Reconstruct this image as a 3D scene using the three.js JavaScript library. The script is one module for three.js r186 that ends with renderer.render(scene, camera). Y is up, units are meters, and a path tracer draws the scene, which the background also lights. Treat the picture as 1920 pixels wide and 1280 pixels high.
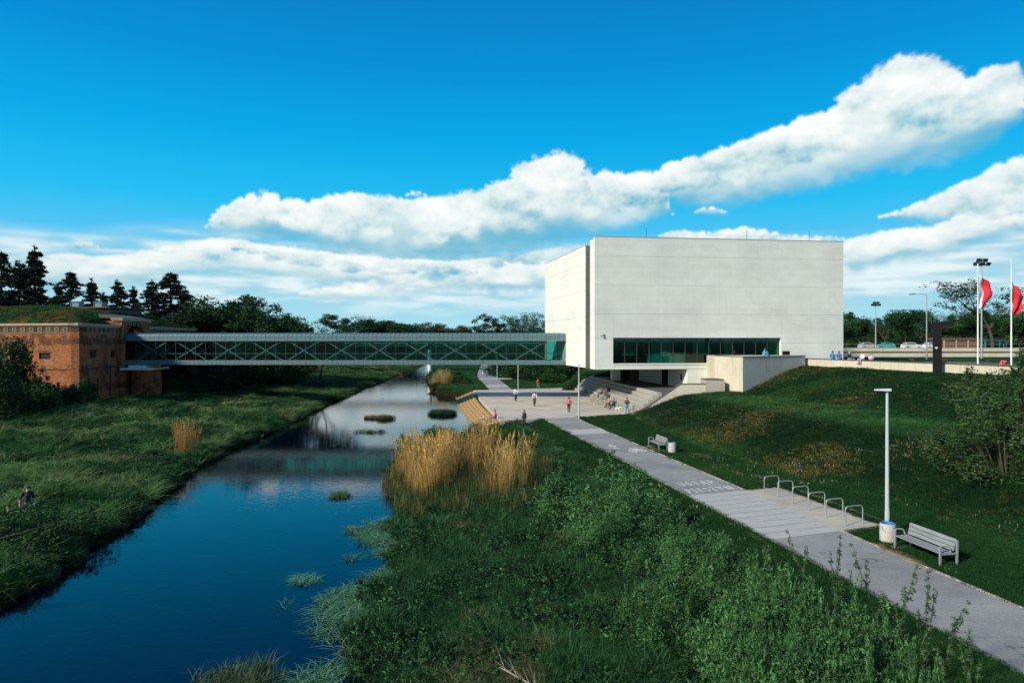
import * as THREE from 'three';
import { mergeGeometries } from 'three/addons/utils/BufferGeometryUtils.js';
import { MarchingCubes } from 'three/addons/objects/MarchingCubes.js';
import { FontLoader } from 'three/addons/loaders/FontLoader.js';
import { TextGeometry } from 'three/addons/geometries/TextGeometry.js';

// ---------------------------------------------------------------- camera, sun, exposure
const scene = new THREE.Scene();
const camera = new THREE.PerspectiveCamera(53.13, 1920 / 1280, 0.3, 6000);
camera.position.set(0, 7.2, 0);
camera.lookAt(0, 7.2, -10);
const renderer = new THREE.WebGLRenderer();
renderer.toneMapping = THREE.LinearToneMapping;
renderer.toneMappingExposure = 1.25;
renderer.shadowMap.enabled = true;
const SUN = new THREE.Vector3(-1.3, 0.95, 0.95).normalize();
const sun = new THREE.DirectionalLight(new THREE.Color().setRGB(1.0, 0.91, 0.74), 4.3);
sun.name = 'sun';
sun.position.copy(SUN).multiplyScalar(200); sun.position.z -= 60;
sun.target.position.set(0, 0, -60);
sun.castShadow = true; sun.shadow.radius = 13;
Object.assign(sun.shadow.camera, { left: -120, right: 120, top: 120, bottom: -120, near: 1, far: 500 });
sun.shadow.mapSize.set(4096, 4096);
scene.add(sun, sun.target);

// ---------------------------------------------------------------- numbers
const mul = (seed) => () => { seed = (seed + 0x6d2b79f5) | 0; let t = Math.imul(seed ^ (seed >>> 15), 1 | seed); t = (t + Math.imul(t ^ (t >>> 7), 61 | t)) ^ t; return ((t ^ (t >>> 14)) >>> 0) / 4294967296; };
const clamp = (x, a = 0, b = 1) => Math.min(b, Math.max(a, x));
const lerp = (a, b, t) => a + (b - a) * t;
const sstep = (a, b, x) => { const t = clamp((x - a) / (b - a)); return t * t * (3 - 2 * t); };
const hash = (x, y) => { let h = (Math.imul(x | 0, 374761393) + Math.imul(y | 0, 668265263)) | 0; h = Math.imul(h ^ (h >>> 13), 1274126177); return ((h ^ (h >>> 16)) >>> 0) / 4294967296; };
function vnoise(x, y, px = 0, py = 0) {   // value noise 0..1, optionally periodic
  const xi = Math.floor(x), yi = Math.floor(y), u = x - xi, v = y - yi;
  const a = u * u * (3 - 2 * u), b = v * v * (3 - 2 * v);
  const w = (i, p) => (p ? ((i % p) + p) % p : i);
  const x0 = w(xi, px), x1 = w(xi + 1, px), y0 = w(yi, py), y1 = w(yi + 1, py);
  return lerp(lerp(hash(x0, y0), hash(x1, y0), a), lerp(hash(x0, y1), hash(x1, y1), a), b);
}
function fbm(x, y, oct = 4, px = 0, py = 0) { let s = 0, a = 0.5, n = 0; for (let i = 0; i < oct; i++) { s += a * vnoise(x + i * 17, y + i * 31, px, py); n += a; a *= 0.5; x *= 2; y *= 2; px *= 2; py *= 2; } return s / n; }
function interp(pts, t) { if (t <= pts[0][0]) return pts[0][1]; for (let i = 1; i < pts.length; i++) if (t <= pts[i][0]) return lerp(pts[i - 1][1], pts[i][1], (t - pts[i - 1][0]) / (pts[i][0] - pts[i - 1][0])); return pts[pts.length - 1][1]; }
const HORIZON = 640, F = 1280, EYE = 7.2;
// plan coordinates are (x, d): metres to the side and metres ahead
const V = (x, y, d) => new THREE.Vector3(x, y, -d);

// ---------------------------------------------------------------- sky: air and clouds by direction (degrees of azimuth and height)
{
  const W = 4096, H = 2048, data = new Float32Array(W * H * 4);
  const R2D = 180 / Math.PI;
  const dir = (px, py) => { const az = Math.atan((px - 960) / F), el = Math.atan((HORIZON - py) / F * Math.cos(az)); return [az * R2D, el * R2D]; };
  const curve = (list) => list.map(([x, y]) => dir(x, y)).sort((a, b) => a[0] - b[0]);
  // cumulus banks: outline of tops, outline of bases
  const banks = [
    { top: curve([[385, 425], [405, 392], [450, 372], [490, 356], [530, 372], [580, 376], [640, 362], [700, 362], [760, 376], [830, 368], [900, 360], [950, 338], [975, 312], [1010, 300], [1060, 284], [1085, 300], [1098, 330], [1130, 322], [1170, 326], [1215, 322], [1245, 332], [1262, 400]]),
      bot: curve([[385, 430], [410, 440], [500, 450], [600, 472], [700, 492], [800, 496], [900, 490], [1000, 474], [1100, 450], [1200, 425], [1262, 405]]), shade: 0.55, amp: 1.0 },
    { top: curve([[1215, 345], [1235, 312], [1290, 295], [1350, 282], [1400, 262], [1455, 240], [1500, 222], [1545, 216], [1575, 196], [1600, 165], [1640, 138], [1690, 108], [1715, 108], [1760, 116], [1782, 138], [1800, 150], [1830, 142], [1870, 120], [1905, 118], [1912, 170], [1925, 200]]),
      bot: curve([[1215, 352], [1235, 378], [1320, 396], [1400, 388], [1480, 366], [1560, 352], [1640, 330], [1720, 322], [1800, 300], [1870, 268], [1925, 215]]), shade: 0.62, amp: 0.9 },
    { top: curve([[1650, 404], [1690, 392], [1740, 372], [1800, 345], [1850, 318], [1900, 298], [1960, 290], [2100, 300], [2250, 350], [2380, 420]]),
      bot: curve([[1650, 408], [1720, 420], [1800, 430], [1900, 432], [2100, 440], [2380, 430]]), shade: 0.5, amp: 0.8 },
    { top: curve([[122, 462], [140, 454], [165, 453], [190, 462]]), bot: curve([[122, 465], [150, 471], [190, 466]]), shade: 0.2, amp: 0.3 },
    { top: curve([[1235, 440], [1270, 430], [1330, 433], [1395, 424], [1440, 432], [1500, 440], [1590, 444]]), bot: curve([[1235, 450], [1300, 470], [1400, 480], [1500, 480], [1590, 452]]), shade: 0.3, amp: 0.4 },
    { top: curve([[1300, 398], [1320, 388], [1345, 388], [1370, 398]]), bot: curve([[1300, 402], [1330, 406], [1370, 402]]), shade: 0.2, amp: 0.3 },
    { top: curve([[762, 364], [775, 357], [790, 358], [800, 366]]), bot: curve([[762, 368], [780, 371], [800, 369]]), shade: 0.1, amp: 0.3 },
  ];
  // broad layered heaps under them
  const F1 = [[60, 500], [85, 482], [125, 474], [180, 480], [250, 476], [310, 462], [370, 450], [430, 446], [520, 460], [640, 476], [760, 486], [900, 490], [1040, 488], [1150, 490]], F2 = [[560, 548], [640, 530], [740, 520], [860, 508], [980, 506], [1080, 512]], F4 = [[430, 462], [560, 470], [700, 488], [840, 492], [960, 478], [1060, 462], [1130, 456]], F3 = [[1560, 470], [1600, 446], [1680, 430], [1760, 420], [1830, 392], [1900, 380], [2000, 372], [2200, 400], [2400, 470]];
  for (const [c, low] of [[F4, 44], [F1, 62], [F2, 40], [F3, 70]]) banks.unshift({ dim: low === 44 ? 0.5 : 0, top: curve(c), bot: curve(c.map(([x, y], i) => [x, y + (i === 0 || i === c.length - 1 ? 8 : low)])), shade: 0.5, amp: 0.6, flat: true });
  // the same kind of banks all the way round the sky
  const r = mul(77);
  for (let az = 62; az < 318; az += 15 + r() * 12) {
    const w = 18 + r() * 22, b = 7 + r() * 7, h = 3 + r() * 6, top = [], bot = [];
    for (let i = 0; i <= 10; i++) { const t = i / 10, k = Math.sin(Math.PI * t) ** 0.6; top.push([az + w * (t - 0.5), b + k * h * (0.6 + 0.6 * r())]); bot.push([az + w * (t - 0.5), b - k * 1.4]); }
    banks.push({ top, bot, shade: 0.55, amp: 0.9 });
  }
  for (const k of banks) { k.a0 = k.top[0][0]; k.a1 = k.top[k.top.length - 1][0]; k.lo = Math.min(...k.bot.map((p) => p[1])) - 2; k.hi = Math.max(...k.top.map((p) => p[1])) + 2; }
  const billow = (x, y) => { let s = 0, a = 1, n = 0; for (let i = 0; i < 4; i++) { s += a * Math.abs(2 * vnoise(x + i * 13, y + i * 7) - 1); n += a; a *= 0.52; x *= 2.1; y *= 2.1; } return s / n; };
  const mix3 = (a, b, t) => [lerp(a[0], b[0], t), lerp(a[1], b[1], t), lerp(a[2], b[2], t)];
  const ZEN = [[0, [0.42, 0.76, 0.86]], [3, [0.34, 0.71, 0.87]], [7, [0.11, 0.575, 0.90]], [11, [0.020, 0.52, 0.90]], [16, [0.004, 0.40, 0.82]], [22, [0.003, 0.275, 0.68]], [30, [0.004, 0.18, 0.52]], [50, [0.005, 0.125, 0.41]], [90, [0.005, 0.105, 0.35]]];
  const zen = (el, c) => interp(ZEN.map(([e, k]) => [e, k[c]]), el);
  const WHITE = [0.97, 1.0, 0.985], PALE_ = [0.74, 0.86, 0.87], GREY = [0.50, 0.71, 0.76], BASE = [0.15, 0.49, 0.66], SKYLIGHT = 0.8;
  for (let row = H / 2; row < H; row++) {
    const el = ((row + 0.5) / H - 0.5) * 180, clear = [zen(el, 0), zen(el, 1), zen(el, 2)];
    for (let col = 0; col < W; col++) {
      // column 0 is u = 0; u = atan2(z, x) / 2pi + 0.5; ahead (-z) is u = 0.25
      let az = ((col + 0.5) / W - 0.25) * 360; if (az > 180) az -= 360;
      const az2 = az < -45 ? az + 360 : az;
      let c = clear;
      if (el < 55) {
        // thin layered cloud low down, seen on a plane, with streaks
        if (el > 0.3) {
          const e = Math.max(el, 0.6) / R2D, k = 1 / Math.tan(e + 0.03), sx = Math.sin(az / R2D) * k, sz = Math.cos(az / R2D) * k;
          const band = sstep(0.8, 4.5, el) * (1 - sstep(6.6, 9.0, el + 3.0 * (fbm(az * 0.09 + 5, el * 0.3, 3) - 0.5)));
          const n = fbm(sx * 1.15 + 40, sz * 0.85 + 12, 5), m = fbm(az * 0.10, el * 1.25 + 3, 5), q = fbm(az * 0.34 + 9, el * 2.3, 4);
          const a = band * sstep(0.26, 0.54, 0.22 * n + 0.46 * m + 0.32 * q + 0.05);
          const lit = sstep(0.36, 0.66, 0.5 * q + 0.5 * m);
          c = mix3(c, mix3([0.42, 0.70, 0.80], [0.86, 0.95, 0.96], lit), 0.92 * a);
        }
        for (const k of banks) {
          const A = k.a1 > 90 ? az2 : az;
          if (A < k.a0 - 1 || A > k.a1 + 1 || el < k.lo || el > k.hi) continue;
          const wx = A + 1.1 * (fbm(A * 0.55, el * 0.55 + 50, 3) - 0.5), bl = billow(A * 0.62, el * 0.72), f2 = fbm(A * 1.3 + 7, el * 1.3, 4);
          const top = interp(k.top, wx), bot = interp(k.bot, A), end = Math.min(A - k.a0, k.a1 - A);
          const dT = top - el + k.amp * (0.75 * (0.40 - bl) + 0.3 * (f2 - 0.5)), dB = el - bot + k.amp * 1.1 * (f2 - 0.5);
          const a = sstep(0, 0.34, dT) * sstep(-0.3, 1.0, dB) * sstep(-0.3, 0.6, end + 0.5 * (f2 - 0.5));
          if (a <= 0) continue;
          const v = clamp((el - bot) / Math.max(top - bot, 0.4)), big = fbm(A * 0.22 + 3, el * 0.5, 4);
          const lit = sstep(-0.05, 0.75, v + 0.9 * (big - 0.5));
          c = mix3(c, lit < 0.5 ? mix3(BASE, GREY, lit * 2) : mix3(GREY, PALE_, lit * 2 - 1), a * lerp(0.75, 1, sstep(0.1, 0.45, v)));
        }
      }
      const i = (row * W + col) * 4; data[i] = c[0]; data[i + 1] = c[1]; data[i + 2] = c[2]; data[i + 3] = 1;
    }
  }
  // heaped heads: many overlapping rounded puffs lit from the sun's side, ragged by noise
  for (const k of banks) {
    const sx = k.flat ? 2.4 : 1, rr = mul(Math.round(k.a0 * 91) + 7), w = k.a1 - k.a0, list = [], area = k.top.reduce((q, p) => q + Math.max(p[1] - interp(k.bot, p[0]), 0.2), 0) / k.top.length * w, n = Math.round(clamp(area * 4.2, 12, 330));
    for (let i = 0; i < n; i++) {
      const A = lerp(k.a0, k.a1, rr()), t = interp(k.top, A), b = interp(k.bot, A), h = Math.max(t - b, 0.2), v = 0.36 + 0.64 * Math.pow(rr(), 0.75), rad = clamp(h * (0.15 + 0.30 * rr() * rr()) * (1.2 - 0.62 * v), 0.16, 2.4);
      list.push({ A, E: Math.min(b + h * v, t - rad * 0.72), r: rad, v, s: rr() * 50 });
    }
    list.sort((p, q) => q.v - p.v + 0.25 * (hash(Math.round(q.A * 50), 1) - hash(Math.round(p.A * 50), 1)));
    for (const p of list) {
      const c0 = Math.floor(((p.A - 1.5 * sx * p.r) / 360 + 0.25) * W), c1 = Math.ceil(((p.A + 1.5 * sx * p.r) / 360 + 0.25) * W), r0 = Math.max(H / 2 + 4, Math.floor(((p.E - 1.5 * p.r) / 180 + 0.5) * H)), r1 = Math.min(H - 1, Math.ceil(((p.E + 1.5 * p.r) / 180 + 0.5) * H));
      for (let row = r0; row <= r1; row++) for (let cc = c0; cc <= c1; cc++) {
        const el = ((row + 0.5) / H - 0.5) * 180, az = ((cc + 0.5) / W - 0.25) * 360, dx = (az - p.A) / (p.r * sx), dy = (el - p.E) / (p.r * 0.92), q = Math.hypot(dx, dy); if (q > 1.5) continue;
        const f = fbm(az * 1.9 + p.s, el * 1.9, 4) - 0.5, g = fbm(az * 5.5, el * 5.5, 3) - 0.5, rho = q + 0.62 * f + 0.30 * g, a = sstep(1.0, dy < 0 ? 0.2 : 0.62 - 0.25 * (1 - p.v), rho) * (dy < 0 ? sstep(-1.1, 0.05, dy) : 1); if (a <= 0) continue;
        const nz = Math.sqrt(Math.max(0, 1 - Math.min(1, q * q))), ins = fbm(az * 0.30 + 60, el * 0.62, 4) - 0.5, lit = clamp((k.flat ? 0.66 - k.dim : 0.50) + 0.26 * (-0.40 * dx + 0.86 * dy + 0.25 * nz) + 0.80 * (p.v - 0.58) + 1.5 * ins + 0.38 * f + 0.15 * g), i = (row * W + ((cc + W) % W)) * 4, col = lit < 0.3 ? mix3(BASE, GREY, lit / 0.3) : lit < 0.55 ? mix3(GREY, PALE_, (lit - 0.3) / 0.25) : mix3(PALE_, WHITE, (lit - 0.55) / 0.45), o = (k.flat ? 0.6 : 0.88) * a;
        for (let m = 0; m < 3; m++) data[i + m] = lerp(data[i + m], col[m], o);
      }
    }
  }
  for (let i = (H / 2) * W * 4; i < data.length; i++) if (i % 4 !== 3) data[i] *= SKYLIGHT;
  for (let row = 0; row < H / 2; row++) for (let col = 0; col < W; col++) { const i = (row * W + col) * 4; data[i] = 0.05; data[i + 1] = 0.09; data[i + 2] = 0.07; data[i + 3] = 1; }
  const t = new THREE.DataTexture(data, W, H, THREE.RGBAFormat, THREE.FloatType);
  t.mapping = THREE.EquirectangularReflectionMapping; t.magFilter = THREE.LinearFilter; t.minFilter = THREE.LinearFilter; t.needsUpdate = true;
  scene.background = t; scene.environment = t;
}

// ---------------------------------------------------------------- textures and materials
const toS = (c) => (c <= 0.0031308 ? c * 12.92 : 1.055 * Math.pow(c, 1 / 2.4) - 0.055);
function tex(n, metres, fn, srgb = true) {   // fn(u, v) in 0..1 gives linear [r, g, b] or a number
  const d = new Uint8Array(n * n * 4);
  for (let y = 0; y < n; y++) for (let x = 0; x < n; x++) {
    const c = fn((x + 0.5) / n, (y + 0.5) / n), i = (y * n + x) * 4;
    for (let k = 0; k < 3; k++) { const q = clamp(Array.isArray(c) ? c[k] : c); d[i + k] = Math.round(255 * (srgb ? toS(q) : q)); }
    d[i + 3] = 255;
  }
  const t = new THREE.DataTexture(d, n, n, THREE.RGBAFormat);
  t.wrapS = t.wrapT = THREE.RepeatWrapping; t.magFilter = THREE.LinearFilter; t.minFilter = THREE.LinearMipmapLinearFilter;
  t.repeat.set(1 / metres, 1 / metres); if (srgb) t.colorSpace = THREE.SRGBColorSpace; t.needsUpdate = true;
  return t;
}
const rgb = (r, g, b) => new THREE.Color().setRGB(r, g, b);
const M = {};
function mat(name, color, rough, extra = {}) { const K = extra.physical ? THREE.MeshPhysicalMaterial : THREE.MeshStandardMaterial; delete extra.physical; const m = new K({ color: rgb(...color), roughness: rough, side: THREE.DoubleSide, ...extra }); m.name = name; return (M[name] = m); }
const concreteTex = tex(1024, 11, (u, v) => {
  const a = fbm(u * 5, v * 5, 5, 5, 5), b = fbm(u * 60, v * 60, 3, 60, 60), st = fbm(u * 70, v * 3, 4, 70, 3), board = fbm(u * 3, v * 26, 3, 3, 26);
  const k = 0.84 + 0.16 * (a - 0.5) + 0.06 * (b - 0.5) + 0.04 * (st - 0.5) + 0.09 * (board - 0.5);
  return [k, k * (0.985 + 0.03 * (a - 0.5)), k * (0.95 + 0.05 * (st - 0.5))];
});
const stainTex = tex(1024, 9, (u, v) => {
  const a = fbm(u * 4, v * 4, 5, 4, 4), st = fbm(u * 44, v * 2, 5, 44, 2), b = fbm(u * 50, v * 50, 3, 50, 50), w = sstep(0.52, 0.72, st);
  const k = 0.80 + 0.34 * (a - 0.5) + 0.12 * (b - 0.5) - 0.06 * w;
  return [k, k * (0.98 - 0.03 * w), k * (0.93 - 0.12 * w)];
});
const brick = (() => { const BW = 0.25, BH = 0.075, S = 6; const cell = (u, v) => { const y = v * S / BH, r = Math.floor(y), x = u * S / BW + (r % 2 ? 0.5 : 0), c = Math.floor(x); return [c % 24, r, x - c, y - r]; };
  return { col: tex(2048, S, (u, v) => { const [c, r, fx, fy] = cell(u, v), h = hash(c, r), a = fbm(u * 5, v * 5, 4, 5, 5), g = fbm(u * 40, v * 40, 3, 40, 40);
      const j = fx < 0.05 || fy < 0.14; let k = 0.74 + 0.42 * h; const soot = sstep(0.46, 0.68, a);
      const c1 = j ? [0.30, 0.24, 0.16] : h > 0.94 ? [0.50, 0.32, 0.15] : h < 0.07 ? [0.16, 0.07, 0.03] : [0.40 * k, 0.155 * k, 0.050 * k];
      const d = (1 - 0.62 * soot) * (0.75 + 0.5 * g), ef = 0.5 * sstep(0.60, 0.74, fbm(u * 7 + 2, v * 9, 4, 7, 9)); for (let q = 0; q < 3; q++) c1[q] = lerp(c1[q], [0.42, 0.33, 0.22][q], ef); return [c1[0] * d, c1[1] * d, c1[2] * d]; }),
    bump: tex(1024, S, (u, v) => { const [c, r, fx, fy] = cell(u, v); return fx < 0.05 || fy < 0.14 ? 0.2 : 0.7 + 0.3 * hash(c, r + 9); }, false) }; })();
const asphaltTex = tex(1024, 7, (u, v) => { const a = fbm(u * 4, v * 4, 5, 4, 4), g = fbm(u * 220, v * 220, 2, 220, 220), st = fbm(u * 12, v * 12, 4, 12, 12); const cr = 0.22 * (1 - sstep(0.0, 0.012, Math.abs(fbm(u * 3, v * 3, 5, 3, 3) - 0.5))), k = 0.74 + 0.42 * (a - 0.5) + 0.40 * (g - 0.5) + 0.20 * (st - 0.5) - cr; return [k, k, k]; });
const grassTex = tex(1024, 13, (u, v) => { const a = fbm(u * 6, v * 6, 5, 6, 6), g = fbm(u * 130, v * 130, 3, 130, 130), d = sstep(0.58, 0.74, fbm(u * 9 + 3, v * 9, 4, 9, 9)); const k = 0.45 + 0.7 * (a - 0.5) + 0.7 * (g - 0.5) + 0.3; return [k * (0.85 + 0.9 * d), k * (0.95 + 0.15 * d), k * 0.75]; });
const paveTex = tex(1024, 8, (u, v) => { const gx = (u * 8) % 1, gy = (v * 16) % 1, j = gx < 0.015 || gy < 0.03; const h = hash(Math.floor(u * 8), Math.floor(v * 16)), a = fbm(u * 4, v * 4, 5, 4, 4), g = fbm(u * 90, v * 90, 3, 90, 90); const k = (j ? 0.62 : 0.78) + 0.12 * (h - 0.5) + 0.28 * (a - 0.5) + 0.18 * (g - 0.5); return [k, k * 0.985, k * 0.96]; });
const woodTex = tex(512, 2, (u, v) => { const g = fbm(u * 4, v * 60, 4, 4, 60); const k = 0.7 + 0.5 * (g - 0.5); return [k, k, k]; });
const speckTex = tex(512, 1.2, (u, v) => { const g = fbm(u * 90, v * 90, 2, 90, 90), a = fbm(u * 6, v * 6, 4, 6, 6); const k = 0.78 + 0.5 * (g - 0.5) + 0.2 * (a - 0.5); return [k, k, k]; });
const metalTex = tex(512, 3, (u, v) => { const a = fbm(u * 5, v * 5, 4, 5, 5), s = fbm(u * 60, v * 4, 3, 60, 4); const k = 0.82 + 0.24 * (a - 0.5) + 0.16 * (s - 0.5); return [k, k, k]; });
mat('concrete_facade', [0.815, 0.845, 0.80], 0.9, { map: concreteTex });
mat('concrete_wall', [0.70, 0.655, 0.55], 0.92, { map: stainTex });
mat('concrete_grey', [0.42, 0.41, 0.37], 0.92, { map: stainTex });
mat('concrete_dark', [0.10, 0.10, 0.095], 0.9, { map: stainTex });  // dark tone also carries the painted shade of the undercroft
mat('coping', [0.10, 0.11, 0.10], 0.6, { map: metalTex });
mat('brick', [0.80, 0.60, 0.46], 0.95, { map: brick.col, bumpMap: brick.bump, bumpScale: 0.012 });
mat('brick_red', [0.62, 0.42, 0.38], 0.95, { map: brick.col, bumpMap: brick.bump, bumpScale: 0.012 });
mat('brick_arch', [0.30, 0.24, 0.2], 0.95, { map: brick.col });
mat('old_stone', [0.26, 0.22, 0.155], 0.95, { map: stainTex });
mat('old_stone_pale', [0.45, 0.40, 0.32], 0.95, { map: stainTex });
mat('asphalt', [0.345, 0.35, 0.322], 0.93, { map: asphaltTex });
mat('slab', [0.56, 0.55, 0.50], 0.9, { map: speckTex });
mat('pad', [0.56, 0.51, 0.42], 0.92, { map: paveTex });
mat('kerb', [0.55, 0.51, 0.41], 0.92, { map: speckTex });
mat('plaza', [0.60, 0.555, 0.465], 0.9, { map: paveTex });
mat('timber_step', [0.56, 0.36, 0.145], 0.85, { map: woodTex });
mat('paint_white', [0.72, 0.70, 0.64], 0.8, { map: speckTex });
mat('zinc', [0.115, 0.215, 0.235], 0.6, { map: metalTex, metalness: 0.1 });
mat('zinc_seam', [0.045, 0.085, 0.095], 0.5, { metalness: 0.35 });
mat('steel_paint', [0.115, 0.17, 0.175], 0.5);
mat('galvanised', [0.46, 0.52, 0.52], 0.42, { metalness: 0.45, map: metalTex });
mat('pole_paint', [0.50, 0.58, 0.57], 0.5, { map: metalTex });
mat('pole_white', [0.72, 0.73, 0.72], 0.5);
mat('black_steel', [0.008, 0.008, 0.009], 0.7, { physical: true, specularIntensity: 0.3 });
mat('dark_metal', [0.04, 0.045, 0.047], 0.5);
mat('dark_void', [0.012, 0.012, 0.012], 0.9);
mat('bench_wood', [0.30, 0.33, 0.345], 0.75, { map: woodTex });
mat('bin_stone', [0.60, 0.575, 0.52], 0.9, { map: speckTex });
mat('bin_liner', [0.02, 0.17, 0.52], 0.5);
mat('brace', [0.20, 0.235, 0.235], 0.5);
mat('skylight', [0.16, 0.24, 0.25], 0.4);
mat('bridge_glass_clear', [0.72, 0.86, 0.85], 0.02, { physical: true, transmission: 1, ior: 1.45, thickness: 0 });
mat('bridge_glass', [0.26, 0.68, 0.64], 0.02, { physical: true, transmission: 1, ior: 1.45, thickness: 0 });
mat('facade_glass', [0.24, 0.62, 0.55], 0.03, { physical: true, transmission: 1, ior: 1.5, thickness: 0 });
mat('interior_white', [0.62, 0.68, 0.66], 0.8);
mat('interior_green', [0.16, 0.30, 0.25], 0.8);
mat('interior_dark', [0.035, 0.04, 0.04], 0.8);
mat('bark', [0.075, 0.06, 0.045], 0.95, { map: stainTex });
mat('leaf', [1, 1, 1], 0.7, { vertexColors: true, physical: true, specularIntensity: 0.22 });
mat('blade', [1, 1, 1], 0.75, { vertexColors: true, physical: true, specularIntensity: 0.15 });
mat('terrain', [1, 1, 1], 0.98, { map: grassTex, vertexColors: true, physical: true, specularIntensity: 0.1 });
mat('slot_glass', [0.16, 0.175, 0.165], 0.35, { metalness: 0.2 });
mat('cloth', [1, 1, 1], 0.85, { vertexColors: true });
mat('skin', [0.45, 0.26, 0.18], 0.6, { vertexColors: true });

// ---------------------------------------------------------------- objects
const used = new Map();
function numbered(n) { const k = used.get(n) ?? 0; used.set(n, k + 1); return k ? `${n}_${String(k).padStart(3, '0')}` : n; }
function tag(o, label, category, group, kind) { o.userData = { ...(label && { label }), ...(category && { category }), ...(group && { group }), ...(kind && { kind }) }; return o; }
function thing(name, label, category, pos, turn = 0, group) { const o = new THREE.Group(); o.name = numbered(name); scene.add(o); if (pos) o.position.copy(pos); o.rotation.y = turn; return tag(o, label, category, group); }
function mesh(name, geo, m, parent) { const o = new THREE.Mesh(Array.isArray(geo) ? merge(geo) : geo, m); o.name = parent ? name : numbered(name); o.castShadow = o.receiveShadow = true; (parent ?? scene).add(o); return o; }
function struct(name, label, parent) { const o = new THREE.Group(); o.name = numbered(name); (parent ?? scene).add(o); o.userData = { kind: 'structure', label }; return o; }
function copyOf(src, name, label, pos, turn = 0, s = 1, group, sy) { const o = src.clone(); o.name = numbered(name); o.userData = { ...src.userData, label }; if (group) o.userData.group = group; o.position.copy(pos); o.rotation.set(0, turn, 0); o.scale.set(s, sy ?? s, s); scene.add(o); return o; }

// ---------------------------------------------------------------- geometry
const merge = (list) => { const l = list.map((g) => { let k = g.index ? g.toNonIndexed() : g; for (const a of Object.keys(k.attributes)) if (!['position', 'normal', 'uv', 'color'].includes(a)) k.deleteAttribute(a); return k; }); const hasC = l.every((g) => g.attributes.color); if (!hasC) l.forEach((g) => g.attributes.color && g.deleteAttribute('color')); return l.length === 1 ? l[0] : mergeGeometries(l); };
function planarUV(g) {   // uv in metres from the face each vertex lies on
  if (g.index) g = g.toNonIndexed();
  const p = g.attributes.position, uv = new Float32Array(p.count * 2), a = new THREE.Vector3(), b = new THREE.Vector3(), c = new THREE.Vector3(), n = new THREE.Vector3();
  for (let i = 0; i < p.count; i += 3) {
    a.fromBufferAttribute(p, i); b.fromBufferAttribute(p, i + 1); c.fromBufferAttribute(p, i + 2);
    n.copy(b).sub(a).cross(c.clone().sub(a)).normalize();
    const h = Math.hypot(n.x, n.z);
    [a, b, c].forEach((q, k) => { const j = (i + k) * 2; if (h < 0.5) { uv[j] = q.x; uv[j + 1] = q.z; } else { uv[j] = (q.x * n.z - q.z * n.x) / h; uv[j + 1] = q.y; } });
  }
  g.setAttribute('uv', new THREE.BufferAttribute(uv, 2)); return g;
}
function box(w, h, l, x = 0, y = 0, z = 0, ry = 0, rx = 0, rz = 0) { const g = new THREE.BoxGeometry(w, h, l); const m = new THREE.Matrix4().compose(new THREE.Vector3(x, y, z), new THREE.Quaternion().setFromEuler(new THREE.Euler(rx, ry, rz, 'YXZ')), new THREE.Vector3(1, 1, 1)); return planarUV(g.applyMatrix4(m)); }
function prism(pts, y0, y1, topFn) {   // plan polygon [[x, d], ...] raised from y0 to y1 (numbers or functions of (x, d))
  const P = pts.map(([x, d]) => new THREE.Vector2(x, -d)); if (THREE.ShapeUtils.area(P) < 0) P.reverse();
  const lo = (q) => (typeof y0 === 'function' ? y0(q.x, -q.y) : y0), hi = (q) => (typeof y1 === 'function' ? y1(q.x, -q.y) : y1), pos = [];
  const put = (q, y) => pos.push(q.x, y, q.y);
  for (const [i, j, k] of THREE.ShapeUtils.triangulateShape(P, [])) { put(P[i], hi(P[i])); put(P[k], hi(P[k])); put(P[j], hi(P[j])); put(P[i], lo(P[i])); put(P[j], lo(P[j])); put(P[k], lo(P[k])); }
  for (let i = 0; i < P.length; i++) { const a = P[i], b = P[(i + 1) % P.length]; put(a, lo(a)); put(a, hi(a)); put(b, hi(b)); put(a, lo(a)); put(b, hi(b)); put(b, lo(b)); }
  const g = new THREE.BufferGeometry(); g.setAttribute('position', new THREE.Float32BufferAttribute(pos, 3)); g.computeVertexNormals(); return planarUV(g);
}
function bar(a, b, r, sides = 6, r2 = r) { const v = b.clone().sub(a), l = v.length(), g = new THREE.CylinderGeometry(r2, r, l, sides, 1); g.applyQuaternion(new THREE.Quaternion().setFromUnitVectors(new THREE.Vector3(0, 1, 0), v.normalize())); g.translate((a.x + b.x) / 2, (a.y + b.y) / 2, (a.z + b.z) / 2); return g.toNonIndexed(); }
function beam(a, b, w, h) { const v = b.clone().sub(a), l = v.length(), g = new THREE.BoxGeometry(w, h, l); const m = new THREE.Matrix4().lookAt(b, a, new THREE.Vector3(0, 1, 0)); m.setPosition(a.clone().add(b).multiplyScalar(0.5)); return planarUV(g.applyMatrix4(m)); }
function tube(points, r, seg = 24, sides = 8) { return new THREE.TubeGeometry(new THREE.CatmullRomCurve3(points, false, 'centripetal'), seg, r, sides).toNonIndexed(); }
function lathe(pts, seg = 20) { return new THREE.LatheGeometry(pts.map(([x, y]) => new THREE.Vector2(x, y)), seg).toNonIndexed(); }
const W3 = (x, y, z) => new THREE.Vector3(x, y, z);
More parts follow.
